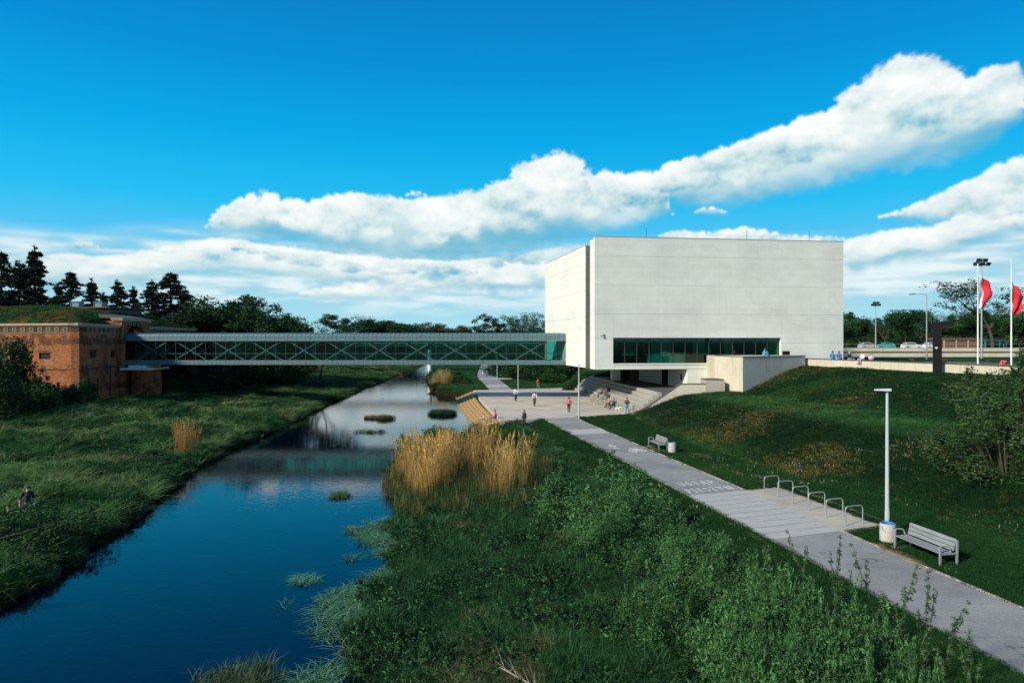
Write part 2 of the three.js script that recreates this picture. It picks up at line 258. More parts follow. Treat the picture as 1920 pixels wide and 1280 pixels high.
// ---------------------------------------------------------------- land, water, path, plaza
const WATER = -2.1, PLAZA = -0.85, PW = 3.34;
const LEFT_EDGE = [[-40, -16], [0, -17], [23.8, -17.9], [28.7, -18.6], [36.6, -20.3], [44, -21.7], [52, -23.6], [61, -24.3], [82, -25.7], [103, -27.5], [140, -29.5], [175, -30.3], [238, -33], [300, -38], [420, -64]];
const RIGHT_EDGE = [[-40, -3], [18.6, -3.7], [21.6, -5.2], [26.5, -4.5], [32, -5.6], [38.4, -6.4], [45.8, -8.4], [54, -9.1], [66, -8.6], [70, -6], [75.8, -4.3], [116.7, -9.6], [119, -12.5], [128, -14.2], [159, -19.6], [198, -24], [238, -28], [300, -33.5], [420, -60]];
const wob = (d) => 0.9 * (fbm(d * 0.42, 3.3, 3) - 0.5) + 0.7 * (fbm(d * 1.25, 8.3, 3) - 0.5);
const xL = (d) => interp(LEFT_EDGE, d) + wob(d) * 1.2, xR = (d) => interp(RIGHT_EDGE, d) + (d < 66 || d > 119 ? wob(d + 90) * 2 : 0);
const pathY = (d) => Math.max(-0.0125 * d, -0.843);
const pl = (d) => 13.55 - 0.142 * d, pr = (d) => 16.92 - 0.142 * d;
const PP = (s, w) => [13.55 - 0.142 * s + 0.958 * w, s + 0.359 * w];          // along and across the path
const plazaFront = (x) => 70 + (x + 1) * 0.33, plazaBack = (x) => 114.6 + 0.39 * x, plazaLeft = (d) => lerp(-1.2, -6.4, (d - 70) / 42);
const seatLow = (d) => lerp(13.3, 9.9, (d - 74) / 44);
const TOE = [[0, 22], [20, 20.5], [30, 18], [50, 14.4], [74, 13.2], [80, 13.2]], CREST = [[0, 49], [30, 44], [48, 41], [55.8, 39.2], [70, 35.5], [80, 33]];
const HILL = [[0, 0], [0.15, 0.27], [0.24, 0.43], [0.37, 0.475], [0.5, 0.5], [0.72, 0.78], [0.93, 1], [1, 1]];
function inPad(x, d, m = 0) { const s = (d - 0.359 / 0.958 * (x - 13.55 + 0.142 * d)), u = x - pr(d); return u > -0.05 - m && u < 2.15 + m && d > 26.9 + 0.37 * u - m && d < 34.9 + 0.37 * u + m; }
const inPath = (x, d, m = 0) => d < plazaFront(x) + 0.3 && x > pl(d) - 0.1 - m && x < pr(d) + 0.1 + m;
const inPlaza = (x, d, m = 0) => d > plazaFront(x) - m && d < plazaBack(x) + m && x > plazaLeft(d) - m && x < 16 && d < 119;
const FARPATH = [[114, -3.6, 0.0], [140, -6.2, -2.4], [156, -7.9, -3.8], [172, -8.7, -4.7], [200, -9.6, -5.6], [242, -10.6, -6.3], [300, -13, -8]];
const farL = (d) => interp(FARPATH.map((p) => [p[0], p[1]]), d), farR = (d) => interp(FARPATH.map((p) => [p[0], p[2]]), d);
const inFar = (x, d, m = 0) => d > 112 && d < 300 && x > farL(d) - m && x < farR(d) + m;
function ground(x, d) {
  const l = xL(d), r = xR(d), bump = fbm(x * 0.4 + 7, d * 0.4, 3) - 0.5;
  if (x < l) {
    const s = l - x;
    return interp([[0, WATER - 0.05], [0.7, -1.72], [3, -1.5], [12, -1.0], [27, -0.3], [60, 0.1], [200, 1.5], [900, 3]], s) + 0.85 * bump * sstep(0.3, 4, s) * 1.25 * (1 - sstep(60, 120, s)) + 0.5 * (fbm(x * 0.12, d * 0.12, 2) - 0.5) * sstep(3, 9, s);
  }
  if (x < r) return interp([[0, WATER - 0.05], [1, -2.45], [4, -3.1], [9, -3.4]], Math.min(x - l, r - x));
  const far = d > 112;
  if (!far && d > Math.min(plazaFront(x), 74.6) && x < 16.5) { if (x < plazaLeft(d) + 0.5) return -2.6; if (x < seatLow(d)) return -1.25; return lerp(-1.25, 1.1, clamp((x - seatLow(d)) / 3)); }
  if (!far && d > 74.72 && x < 23.2) return x < 22.5 ? 1.3 : 2.2;
  if (far) {
    const s = x - r, q = x - (d - 118) * 0.13;
    const base = interp([[0, WATER - 0.05], [1, -1.75], [5, -1.25], [9, -0.95]], s) + 0.12 * bump;
    let h = Math.max(base, -0.95) + 2.8 * sstep(8, 13, q) + 2.6 * sstep(13, 27, q);
    if (x > 30) h = lerp(h, 4.6, sstep(30, 36, x));
    if (d > 115.4 && x > 36) h = Math.max(h, 5.95 - 0.5 * sstep(119, 130, d));
    return lerp(h, 4.2, sstep(260, 500, d));
  }
  if (x <= pl(d)) {
    const t = (x - r) / Math.max(pl(d) - r, 0.5);
    return interp([[0, WATER - 0.05], [0.04, -1.98], [0.28, -1.82], [0.55, -1.4], [0.82, pathY(d) - 0.35], [0.94, pathY(d) - 0.02], [1, pathY(d)]], t) + 0.4 * bump * sstep(0.03, 0.15, t) * (1 - sstep(0.65, 0.85, t));
  }
  if (x <= pr(d)) return pathY(d);
  const t = clamp((x - interp(TOE, d)) / (interp(CREST, d) - interp(TOE, d)));
  const top = 4.35, y0 = pathY(d), lawn = (x - pr(d)) * 0.02 * (1 - sstep(0, 0.1, t));
  let h = y0 + lawn + (top - y0) * interp(HILL, t) + 0.5 * (fbm(x * 0.16, d * 0.16 + 4, 3) - 0.5) * sstep(0.02, 0.2, t) * (1 - sstep(0.8, 0.97, t)) + 0.10 * bump * sstep(0.5, 3, x - pr(d));
  if (x > interp(CREST, d) + 0.4) h = 4.58;
  return h;
}
const onRoadway = (x, d, m = 0) => inPath(x, d, m) || inPad(x, d, m) || inPlaza(x, d, m) || inFar(x, d, m);
function zone(x, d) {
  if (x < xL(d)) return 'bank';
  if (x < xR(d)) return 'water';
  if (onRoadway(x, d, 0.02)) return 'paved';
  if (d > plazaFront(x) - 0.1 && d < 112) return x > 33 ? 'plateau' : 'built';
  if (d >= 112) return x > 26 ? 'plateau' : 'lawn';
  if (x < pl(d)) return (x - xR(d)) / (pl(d) - xR(d)) < 0.80 ? 'sedge' : 'lawn';
  if (x > interp(CREST, d) + 0.4) return 'plateau';
  return x < interp(TOE, d) - 0.5 ? 'lawn' : 'hill';
}
const dry = (x, d) => sstep(0.62, 0.74, fbm(x * 0.11 + 31, d * 0.13 + 8, 4));
{
  const xs = [-2600, -1300, -700, -420, -280, -200, -150, -120, -102, -90, -80], ds = [-40, -20, -8, 0, 5, 9];
  for (let x = -73; x < 50; x += 0.6) xs.push(x); for (const x of [52, 56, 62, 70, 80, 95, 115, 150, 200, 300, 500, 900, 1600, 2600]) xs.push(x);
  for (let d = 12; d < 80; d += 0.6) ds.push(d); for (let d = 80; d < 126; d += 1) ds.push(d); for (const d of [128, 131, 135, 140, 146, 153, 160, 170, 180, 195, 210, 230, 255, 290, 340, 420, 540, 720, 1000, 1500, 2500, 4000]) ds.push(d);
  const nx = xs.length, nd = ds.length, pos = new Float32Array(nx * nd * 3), col = new Float32Array(nx * nd * 3), uv = new Float32Array(nx * nd * 2), idx = [];
  for (let j = 0; j < nd; j++) for (let i = 0; i < nx; i++) {
    const x = xs[i], d = ds[j], k = j * nx + i; let y = ground(x, d);
    const z = zone(x, d);
    if (z === 'paved' || onRoadway(x, d, 0.35)) y -= 0.12;
    pos.set([x, y, -d], k * 3); uv.set([x, -d], k * 2);
    const n = fbm(x * 0.2, d * 0.2, 4), dr = dry(x, d), edge = sstep(0, 1.6, Math.max(xL(d) - x, x - xR(d)));
    let c = z === 'lawn' ? [0.013, 0.058, 0.016] : z === 'hill' ? [0.014 + 0.022 * dr, 0.044 + 0.02 * dr, 0.018] : z === 'plateau' ? [0.022, 0.070, 0.022] : [0.009 + 0.010 * dr, 0.026, 0.010];
    if (z === 'plateau' && x < 62 && d > 62 && d < 88 && d < 88) c = [0.26, 0.255, 0.235];
    c = c.map((q) => q * (0.75 + 0.5 * n)); const mud = [0.022, 0.019, 0.013];
    if (z !== 'plateau') c = c.map((q, m) => lerp(mud[m], q, edge));
    col.set(c, k * 3);
  }
  for (let j = 0; j < nd - 1; j++) for (let i = 0; i < nx - 1; i++) { const a = j * nx + i, b = a + 1, c = a + nx, e = c + 1; idx.push(a, b, c, b, e, c); }
  const g = new THREE.BufferGeometry(); g.setAttribute('position', new THREE.BufferAttribute(pos, 3)); g.setAttribute('color', new THREE.BufferAttribute(col, 3)); g.setAttribute('uv', new THREE.BufferAttribute(uv, 2)); g.setIndex(idx); g.computeVertexNormals();
  tag(mesh('ground', g, M.terrain), 'grassy river banks, lawn and embankment', null, null, 'structure');
}
{ // water: a sheet with two scales of ripples
  const bump = tex(1024, 9, (u, v) => 0.5 * fbm(u * 9, v * 26, 4, 9, 26) + 0.5 * fbm(u * 34 + 3, v * 80, 3, 34, 80), false);
  const m = mat('water', [0.0005, 0.003, 0.008], 0.025, { ior: 1.34, physical: true, bumpMap: bump, bumpScale: 0.0032 });
  const g = new THREE.PlaneGeometry(140, 520, 1, 1); g.rotateX(-Math.PI / 2); g.translate(-20, WATER, -210); 
  tag(mesh('water', planarUV(g), m), 'dark calm river between grassy banks', null, null, 'structure');
}
// path with its asphalt, slabs, kerbs and painted signs
const path = struct('path', 'grey asphalt foot and cycle path running to the plaza');
{
  const strip = (s0, s1, w0, w1, lift, deep = 0.3) => prism([PP(s0, w0), PP(s0, w1), PP(s1, w1), PP(s1, w0)], (x, d) => pathY(d) + lift - deep, (x, d) => pathY(d) + lift);
  for (const [a, b] of [[-12, 25.9], [33.8, 58], [61.4, 70.96]]) mesh('asphalt', strip(a, b, 0, PW, 0), M.asphalt, path);
  for (let i = 0; i < 10; i++) mesh('slab', strip(25.925 + i * 0.79, 25.9 + (i + 1) * 0.79 - 0.028, 0.0, PW - 0.0, 0.012 + 0.004 * hash(i, 3)), M.slab, path);
  for (let i = 0; i < 4; i++) mesh('slab', strip(58.012 + i * 0.85, 58 + (i + 1) * 0.85 - 0.02, 0, PW, 0.012), M.slab, path);
  mesh('joint_bed', [strip(25.9, 33.8, 0.02, PW - 0.02, -0.02, 0.2), strip(58, 61.4, 0.02, PW - 0.02, -0.02, 0.2)], M.dark_void, path);
  for (let s = -12; s < 70.8; s += 1) { const e = Math.min(s + 0.988, 70.9); for (const w of [-0.12, PW + 0.01]) { if (w > 0 && s > 26 && s < 33.6) continue; mesh('kerb', strip(s, e, w, w + 0.11, 0.025 + 0.006 * (hash(s, w > 0 ? 1 : 2) - 0.5)), M.kerb, path); } }
  mesh('rack_pad', prism([PP(26.0, PW), PP(26.0, PW + 2.25), PP(33.9, PW + 2.25), PP(33.9, PW)], (x, d) => pathY(d) - 0.3, (x, d) => pathY(d) + 0.015), M.pad, path);
  // painted words
  const font = await new FontLoader().loadAsync('fonts/droid/droid_sans_bold.typeface.json');
  const word = (txt, s, w0, w1, tall) => {
    const list = [...txt].map((ch) => { const g = new TextGeometry(ch, { font, size: 1, depth: 0.01, curveSegments: 5 }); g.computeBoundingBox(); return g; });
    const total = list.reduce((q, g) => q + (g.boundingBox.max.x - g.boundingBox.min.x) + 0.36, -0.36); let x = 0; const k = (w1 - w0) / total;
    for (const g of list) {
      const b = g.boundingBox, p = g.attributes.position, cap = 0.98;
      for (let i = 0; i < p.count; i++) { const w = w0 + (p.getX(i) - b.min.x + x) * k, q = PP(s + p.getY(i) * tall / cap, w); p.setXYZ(i, q[0], pathY(q[1]) + 0.004 + p.getZ(i) * 0.3, -q[1]); }
      x += b.max.x - b.min.x + 0.36; g.computeVertexNormals(); mesh('letter', planarUV(g), M.paint_white, path);
    }
  };
  word('USTĄP', 35.95, 0.58, 2.74, 0.78);
  word('PIESZYM', 34.25, 0.3, 3.05, 0.86);
  // pedestrian and bicycle symbols
  const stroke = (pts, s, w, ks, kw, th) => { const out = []; for (let i = 0; i < pts.length - 1; i++) { const a = pts[i], b = pts[i + 1], dx = b[0] - a[0], dy = b[1] - a[1], l = Math.hypot(dx, dy), nx = -dy / l * th, ny = dx / l * th, e = th * 0.6, ex = dx / l * e, ey = dy / l * e; const Q = [[a[0] + nx - ex, a[1] + ny - ey], [a[0] - nx - ex, a[1] - ny - ey], [b[0] - nx + ex, b[1] - ny + ey], [b[0] + nx + ex, b[1] + ny + ey]].map(([x, y]) => PP(s + y * ks, w + x * kw)); out.push(prism(Q, (x, d) => pathY(d) - 0.002, (x, d) => pathY(d) + 0.006 + i * 0.0004)); } return out; };
  const ring = (cx, cy, r) => Array.from({ length: 15 }, (_, i) => [cx + r * Math.cos(i / 14 * 6.2832), cy + r * Math.sin(i / 14 * 6.2832)]);
  mesh('bicycle_symbol', [ring(0.2, 0.22, 0.19), ring(0.8, 0.22, 0.19), [[0.2, 0.22], [0.36, 0.52], [0.68, 0.52], [0.5, 0.22], [0.36, 0.52]], [[0.8, 0.22], [0.66, 0.66], [0.74, 0.68]], [[0.5, 0.22], [0.2, 0.22]], [[0.30, 0.62], [0.42, 0.62]]].flatMap((p) => stroke(p, 47.4, 1.75, 2.9, 1.25, 0.035)), M.paint_white, path);
  mesh('pedestrian_symbol', [ring(0.5, 0.9, 0.07), [[0.5, 0.8], [0.5, 0.45]], [[0.5, 0.45], [0.3, 0.05]], [[0.5, 0.45], [0.66, 0.08]], [[0.5, 0.76], [0.24, 0.52]], [[0.5, 0.76], [0.74, 0.56]]].flatMap((p) => stroke(p, 49.3, 0.75, 2.2, 0.95, 0.055)), M.paint_white, path);
}
{ // worn earth beside the benches and the rack pad
  const worn = (x0, d0, len, wide, seed) => { const pts = [], n = 22, r = mul(seed); for (let i = 0; i < n; i++) { const t = i / n * 6.283, k = 0.75 + 0.5 * r(), u = Math.cos(t) * len * k, v = Math.sin(t) * wide * k; pts.push([x0 - 0.142 * u + v * 0.95, d0 + u + 0.1 * v]); } return prism(pts, (x, d) => ground(x, d) - 0.2, (x, d) => ground(x, d) + 0.03); };
  mat('earth', [0.36, 0.26, 0.135], 1, { map: speckTex });
  for (const [x, d, l, w, s] of [[13.72, 23.9, 1.4, 0.24, 3], [13.78, 25.0, 0.4, 0.16, 9], [10.2, 49.8, 1.5, 0.3, 5], [15.1, 31.5, 3.6, 0.12, 7], [9.4, 26.2, 0.9, 0.14, 8], [12.9, 46, 1.2, 0.35, 11], [15.2, 44, 0.9, 0.4, 12]]) mesh('worn_earth', worn(x, d, l, w, s), M.earth, path);
}
{ // far path, plaza, steps to the water
  const f = struct('far_path', 'grey path leading on from the far side of the plaza');
  const cut = (a, b, name, m, lift, extra = 0) => { for (let s = a; s < b; s += 4) { const e = Math.min(s + 4, b); mesh(name, prism([[farL(s), s], [farR(s) + extra, s + 0.36 * 3], [farR(e) + extra, e + 0.36 * 3], [farL(e), e]], -1.3, PLAZA - 0.006 + lift + 0.0001 * s), m, f); } };
  cut(113.4, 120.5, 'asphalt', M.asphalt, -0.02); cut(120.5, 126, 'slab', M.slab, -0.01); cut(126, 146, 'asphalt', M.asphalt, -0.02); cut(146, 150, 'slab', M.slab, -0.01, 3); cut(150, 290, 'asphalt', M.asphalt, -0.02);
  const p = struct('plaza', 'pale paved plaza beside the river with steps');
  const corner = [[-1.2, plazaFront(-1.2)], [13.3, plazaFront(13.3)], [16, plazaFront(13.3) + 0.3], [16, 107], [9.9, 118.3], [-6.4, 112.1]];
  mesh('paving', prism(corner, -2.4, PLAZA), M.plaza, p);
  mesh('edge_stone', [prism([[-1.2, plazaFront(-1.2) - 0.32], [13.3, plazaFront(13.3) - 0.32], [13.3, plazaFront(13.3) - 0.01], [-1.2, plazaFront(-1.2) - 0.01]], -1.4, PLAZA + 0.012), prism([[-6.4, 112.12], [9.9, 118.32], [9.9, 118.7], [-6.4, 112.5]], -1.4, PLAZA + 0.012)], M.slab, p);
  const n = 6, L = (t) => [[lerp(-1.22, -4.3, t), lerp(69.6, 75.6, t)], [lerp(-6.42, -9.7, t), lerp(112.1, 117, t)]];
  for (let i = 0; i < n; i++) { const a = L(i / n), b = L((i + 0.985) / n), mid = (q, k) => [lerp(q[0][0], q[1][0], k) - 0.5 * Math.sin(Math.PI * k), lerp(q[0][1], q[1][1], k)]; const pts = []; for (let k = 0; k <= 6; k++) pts.push(mid(a, k / 6)); for (let k = 6; k >= 0; k--) pts.push(mid(b, k / 6)); mesh('river_step', prism(pts, -3, PLAZA - 0.2 * (i + 1)), M.timber_step, p); }
  // seating steps that climb to the undercroft
  const m = 6; for (let i = 0; i < m; i++) {
    const t = i / m, u = (i + 1) / m; const a = [lerp(13.35, 16.4, t), 74.55], b = [lerp(13.35, 16.4, u) - 0.02, 74.55], c = [lerp(9.9, 13.0, t), lerp(118.1, 108.5, t)], e = [lerp(9.9, 13.0, u) - 0.02, lerp(118.1, 108.5, u)];
    mesh('seating_step', prism([a, b, e, c], -1.5, PLAZA + 0.41 * (i + 1)), M.concrete_grey, p);
    mesh('seat_lip', prism([[a[0] - 0.012, a[1] + 0.02], [a[0] + 0.06, a[1] + 0.02], [c[0] + 0.06, c[1] - 0.02], [c[0] - 0.012, c[1] - 0.02]], PLAZA + 0.41 * (i + 1) - 0.03, PLAZA + 0.41 * (i + 1) + 0.008), M.slab, p);
  }
  mesh('end_wall', [prism([[9.7, 118.6], [9.9, 118.12], [13.0, 108.52], [13.1, 108.9]], -1.2, (x) => lerp(-0.8, 1.9, (x - 9.7) / 3.3))], M.concrete_grey, p);
}
// ---------------------------------------------------------------- the concrete building
const e1 = [0.9907, 0.1361], e2 = [-0.1644, 0.9864];
const B = (s, t) => [9.69 + s * e1[0] + t * e2[0], 80 + s * e1[1] + t * e2[1]];
const quadS = (s0, s1, t0, t1) => [B(s0, t0), B(s1, t0), B(s1, t1), B(s0, t1)];
const museum = thing('concrete_building', 'large windowless pale concrete block with one long strip window above the plaza', 'building');
{
  const S1 = 31.56, T1 = 27.4, rows = [3.9, 7.0, 10.45, 13.84, 17.27, 19.5], cols = [0, 15.4, S1], g = 0.008;
  const panel = (s0, s1, y0, y1) => mesh('panel', prism(quadS(s0 + g, s1 - g, 0.012 * (hash(s0 * 9, y0 * 7) - 0.5), 0.34), y0 + g, y1 - g), M.concrete_facade, museum);
  for (let r = 1; r < 5; r++) for (let c = 0; c < 2; c++) if (!(r === 1)) panel(cols[c], cols[c + 1], rows[r], rows[r + 1]);
  panel(0, 2.25, 7.64, 10.45); panel(2.25, 12.6, 7.64, 10.45); panel(12.6, 23.35, 7.64, 10.45); panel(23.35, S1, 7.0, 10.45);
  panel(0, 2.25, 3.9, 7.64); panel(23.35, S1, 3.9, 7.0); panel(2.25, 12.6, 3.9, 4.42); panel(12.6, 23.35, 3.9, 4.42);
  mesh('window_sill', prism(quadS(2.25, 23.35, -0.06, 0.6), 4.435, 4.6), M.concrete_facade, museum);
  mesh('coping', [prism(quadS(-0.02, S1 + 0.02, -0.03, 0.5), 19.51, 19.56), prism([B(0.55, 5.98), B(0.9, 5.98), B(0.35, T1), B(-0.02, T1)], 19.31, 19.35)], M.concrete_grey, museum);
  // the mass behind the front slab, with the slot on the left side
  mesh('core', [
    prism([B(0.02, 0.345), B(0.02, 2), B(4, 2), B(4, 6), B(0.75, 6), B(0.2, T1), B(S1, T1), B(S1, 0.345)], 7.8, 19.3),
    prism([B(0.02, 0.345), B(0.02, 2), B(2.2, 2), B(2.2, 0.345)], 3.92, 7.79), prism([B(1.9, 2.01), B(2.2, 2.01), B(2.2, 6), B(1.9, 6)], 3.92, 7.79),
    prism([B(0.75, 6.01), B(0.2, T1), B(S1, T1), B(S1, 0.345), B(23.37, 0.345), B(23.37, 8.2), B(2.2, 8.2), B(2.2, 6.01)], 3.92, 7.79),
    prism([B(2.21, 0.345), B(23.36, 0.345), B(23.36, 8.19), B(2.21, 8.19)], 3.92, 4.42)], M.concrete_facade, museum);
  const lr = [3.9, 7.2, 10.3, 13.6, 17, 19.3];
  for (let r = 0; r < 5; r++) for (let c = 0; c < 3; c++) { const t0 = lerp(6, T1, c / 3) + 0.01, t1 = lerp(6, T1, (c + 1) / 3) - 0.01, s = (t) => lerp(0.57, 0.0, (t - 6) / (T1 - 6)); mesh('panel', prism([B(s(t0), t0), B(s(t0) + 0.17, t0), B(s(t1) + 0.17, t1), B(s(t1), t1)], lr[r] + 0.01, lr[r + 1] - 0.01), M.concrete_facade, museum); }
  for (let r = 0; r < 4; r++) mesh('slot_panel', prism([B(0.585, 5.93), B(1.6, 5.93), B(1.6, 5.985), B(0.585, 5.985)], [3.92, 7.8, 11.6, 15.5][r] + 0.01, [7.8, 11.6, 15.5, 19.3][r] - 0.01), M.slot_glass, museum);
  // strip window: frame, panes, mullions, and the room behind it
  const n = 14, s0 = 2.3, s1 = 23.3, w = (s1 - s0) / n;
  for (let i = 0; i < n; i++) {
    const p = mesh('window', prism(quadS(s0 + i * w + 0.03, s0 + (i + 1) * w - 0.03, 0.5, 0.512), 4.66, 7.60), M.facade_glass, museum);
    mesh('mullion', prism(quadS(s0 + i * w - 0.028, s0 + i * w + 0.028, 0.44, 0.56), 4.605, 7.635), M.dark_metal, p);
  }
  mesh('window_frame', [prism(quadS(s0 - 0.04, s1 + 0.04, 0.43, 0.57), 7.605, 7.79), prism(quadS(s0 - 0.04, s1 + 0.04, 0.43, 0.57), 4.6, 4.655), prism(quadS(s1, s1 + 0.04, 0.43, 0.57), 4.66, 7.6)], M.dark_metal, museum);
  mesh('room_back', prism(quadS(2.25, 23.3, 7.9, 8.15), 4.43, 7.78), M.interior_green, museum);
  for (const [a, b] of [[8.6, 11.2], [14.2, 16.4], [18.3, 19.6]]) mesh('inner_wall', prism(quadS(a, b, 4.6, 4.8), 4.43, 7.78), M.interior_white, museum);
  for (const s of [3.9, 6.6, 7.7, 12.8, 17.2, 20.6]) mesh('inner_column', prism(quadS(s, s + 0.4, 3.2, 3.6), 4.43, 7.78), M.interior_dark, museum);
  mesh('counter', [prism(quadS(7.2, 11.8, 1.6, 2.5), 4.43, 5.75)], M.interior_white, museum);
  mesh('dark_counter', prism(quadS(3.2, 7.1, 2.2, 2.9), 4.43, 5.5), M.interior_dark, museum); mesh('dark_counter', prism(quadS(12, 15.3, 1.9, 2.6), 4.43, 5.6), M.interior_dark, museum);
  for (const [s, t] of [[4.4, 1.8], [5.8, 2], [16.2, 1.8], [18.8, 2.2], [21.4, 1.9]]) mesh('cafe_table', [prism(quadS(s - 0.4, s + 0.4, t - 0.4, t + 0.4), 5.14, 5.18), prism(quadS(s - 0.04, s + 0.04, t - 0.04, t + 0.04), 4.43, 5.14)], M.interior_white, museum);
  // undercroft: landing, walls, doors, column
  mesh('landing', prism([[16.4, 74.55], [23.6, 74.0], B(13.2, 0.5), B(12, 24), [13.0, 108.5]], -1, 1.61), M.concrete_dark, museum);  // shade put into the dark concrete of landing, back and ceiling
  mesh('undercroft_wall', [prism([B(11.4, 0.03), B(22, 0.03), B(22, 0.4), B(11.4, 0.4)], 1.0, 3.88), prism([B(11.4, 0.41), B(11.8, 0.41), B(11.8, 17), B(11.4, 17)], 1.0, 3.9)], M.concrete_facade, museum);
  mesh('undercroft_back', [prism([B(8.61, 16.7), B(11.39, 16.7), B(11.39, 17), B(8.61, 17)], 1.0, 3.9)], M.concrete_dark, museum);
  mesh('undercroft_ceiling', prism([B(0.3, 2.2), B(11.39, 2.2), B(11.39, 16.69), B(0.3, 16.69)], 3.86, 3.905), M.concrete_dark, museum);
  mesh('undercroft_door', prism([B(11.36, 6), B(11.395, 6), B(11.395, 8), B(11.36, 8)], 1.62, 3.8), M.dark_void, museum); mesh('undercroft_door', prism([B(9, 16.66), B(10, 16.66), B(10, 16.69), B(9, 16.69)], 1.62, 3.7), M.dark_void, museum);
  mesh('support_wall', prism(quadS(7.3, 8.6, 16.5, 17), 0.8, 3.9), M.concrete_facade, museum);
  mesh('wall_lamp', prism(quadS(11.3, 11.39, 1.6, 1.9), 2.5, 3.3), M.black_steel, museum);
  const cam = mesh('security_camera', [box(0.12, 0.12, 0.5, 0, 0, 0.3), box(0.16, 0.2, 0.06, 0, 0.02, 0.02)], M.galvanised, museum); const q = B(1.15, -0.02); cam.position.copy(V(q[0], 7.95, q[1])); cam.rotation.set(0.25, -0.9, 0);
  for (const [s, t] of [[7.4, 3], [20.5, 3], [28.6, 2.5]]) { const p = B(s, t); mesh('aerial', bar(V(p[0], 19.3, p[1]), V(p[0], 21.2, p[1]), 0.025, 5), M.dark_metal, museum); }
}
// terrace block, stair parapet, long wall
{
  const block = thing('terrace_wall', 'stained concrete terrace block with a sharp corner in front of the building', 'wall');
  const shape = [[22.9, 77], [24.3, 71.8], [33.1, 77], [34.2, 82.4], [23.4, 82]];
  const inner = shape.map(([x, d], i) => [lerp(x, 28.5, 0.04), lerp(d, 78, 0.04)]);
  mesh('wall_body', prism(shape, 0.5, 5.55), M.concrete_wall, block);
  mesh('coping', prism([[22.86, 77.05], [24.3, 71.74], [33.16, 76.98], [33.2, 77.4], [24.4, 72.2], [23.2, 77.1]], 5.552, 5.63), M.coping, block);
  const par = thing('stair_parapet', 'sloping concrete parapet beside the seating steps', 'wall');
  const P = (x) => interp([[13.1, -0.55], [13.9, -0.5], [18.3, 2.55], [21.0, 2.55], [22.95, 2.6]], x);
  const X = [13.1, 13.9, 18.3, 21.0]; const body = [], cap = [];
  for (let i = 0; i < X.length - 1; i++) { const a = X[i], b = X[i + 1]; body.push(prism([[a, 74.0], [b, 74.0], [b, 74.45], [a, 74.45]], -1.6, (x) => P(x))); cap.push(prism([[a, 73.96], [b, 73.96], [b, 74.5], [a, 74.5]], (x) => P(x) + 0.002, (x) => P(x) + 0.07)); }
  mesh('wall_body', body, M.concrete_wall, par); mesh('coping', cap, M.coping, par);
  mesh('end_pier', [prism([[21.02, 73.9], [23.0, 73.7], [23.0, 76], [21.02, 76]], 0.3, 3.05)], M.concrete_grey, par); mesh('pier_cap', prism([[20.98, 73.86], [22.9, 73.66], [22.9, 76], [20.98, 76]], 3.052, 3.12), M.coping, par);
  mesh('corner_kerb', prism([[12.2, 75.6], [13.2, 74.05], [13.3, 74.5], [12.4, 75.7]], -1, PLAZA + 0.12), M.slab, par);
  const wall = thing('retaining_wall', 'long low pale concrete wall along the top of the embankment', 'wall');
  const pts = [[33.3, 78.4], [35, 71.9], [37, 64.2], [39.2, 55.8], [40.6, 49], [43.6, 33]];
  for (let i = 0; i < pts.length - 1; i++) { const [a, b] = [pts[i], pts[i + 1]]; const k = 0.0015; mesh('wall_panel', prism([[a[0], a[1] - 0.012], [b[0], b[1] + 0.012], [b[0] + 0.4, b[1] + 0.012 + 0.1], [a[0] + 0.4, a[1] - 0.012 + 0.1]], 3.2, 5.22), M.concrete_wall, wall); mesh('coping', prism([[a[0] - 0.05, a[1] - 0.01], [b[0] - 0.05, b[1] + 0.01], [b[0] + 0.46, b[1] + 0.11], [a[0] + 0.46, a[1] + 0.09]], 5.222, 5.3), M.coping, wall); }
  const up = thing('upper_retaining_wall', 'far pale concrete wall in two tiers below the car park', 'wall');
  for (let i = 0; i < 8; i++) { const a = 38 + i * 8, b = a + 7.96; mesh('wall_panel', prism([[a, 115], [b, 115], [b, 115.3], [a, 115.3]], 4, 5.25), M.concrete_wall, up); mesh('upper_panel', prism([[a, 115.02], [b, 115.02], [b, 115.32], [a, 115.32]], 5.5, 6.1), M.concrete_wall, up); }
  mesh('dark_gap', prism([[38, 115.1], [102, 115.1], [102, 115.4], [38, 115.4]], 5.2, 5.55), M.dark_metal, up);  // dark strip between the two wall tiers
  const rail = thing('guard_rail', 'thin metal rail above the far retaining wall', 'railing');
  for (let x = 40; x < 100; x += 4) mesh('post', bar(V(x, 6, 116.5), V(x, 6.75, 116.5), 0.03, 5), M.galvanised, rail); mesh('top_rail', bar(V(40, 6.75, 116.5), V(100, 6.75, 116.5), 0.03, 5), M.galvanised, rail);
}
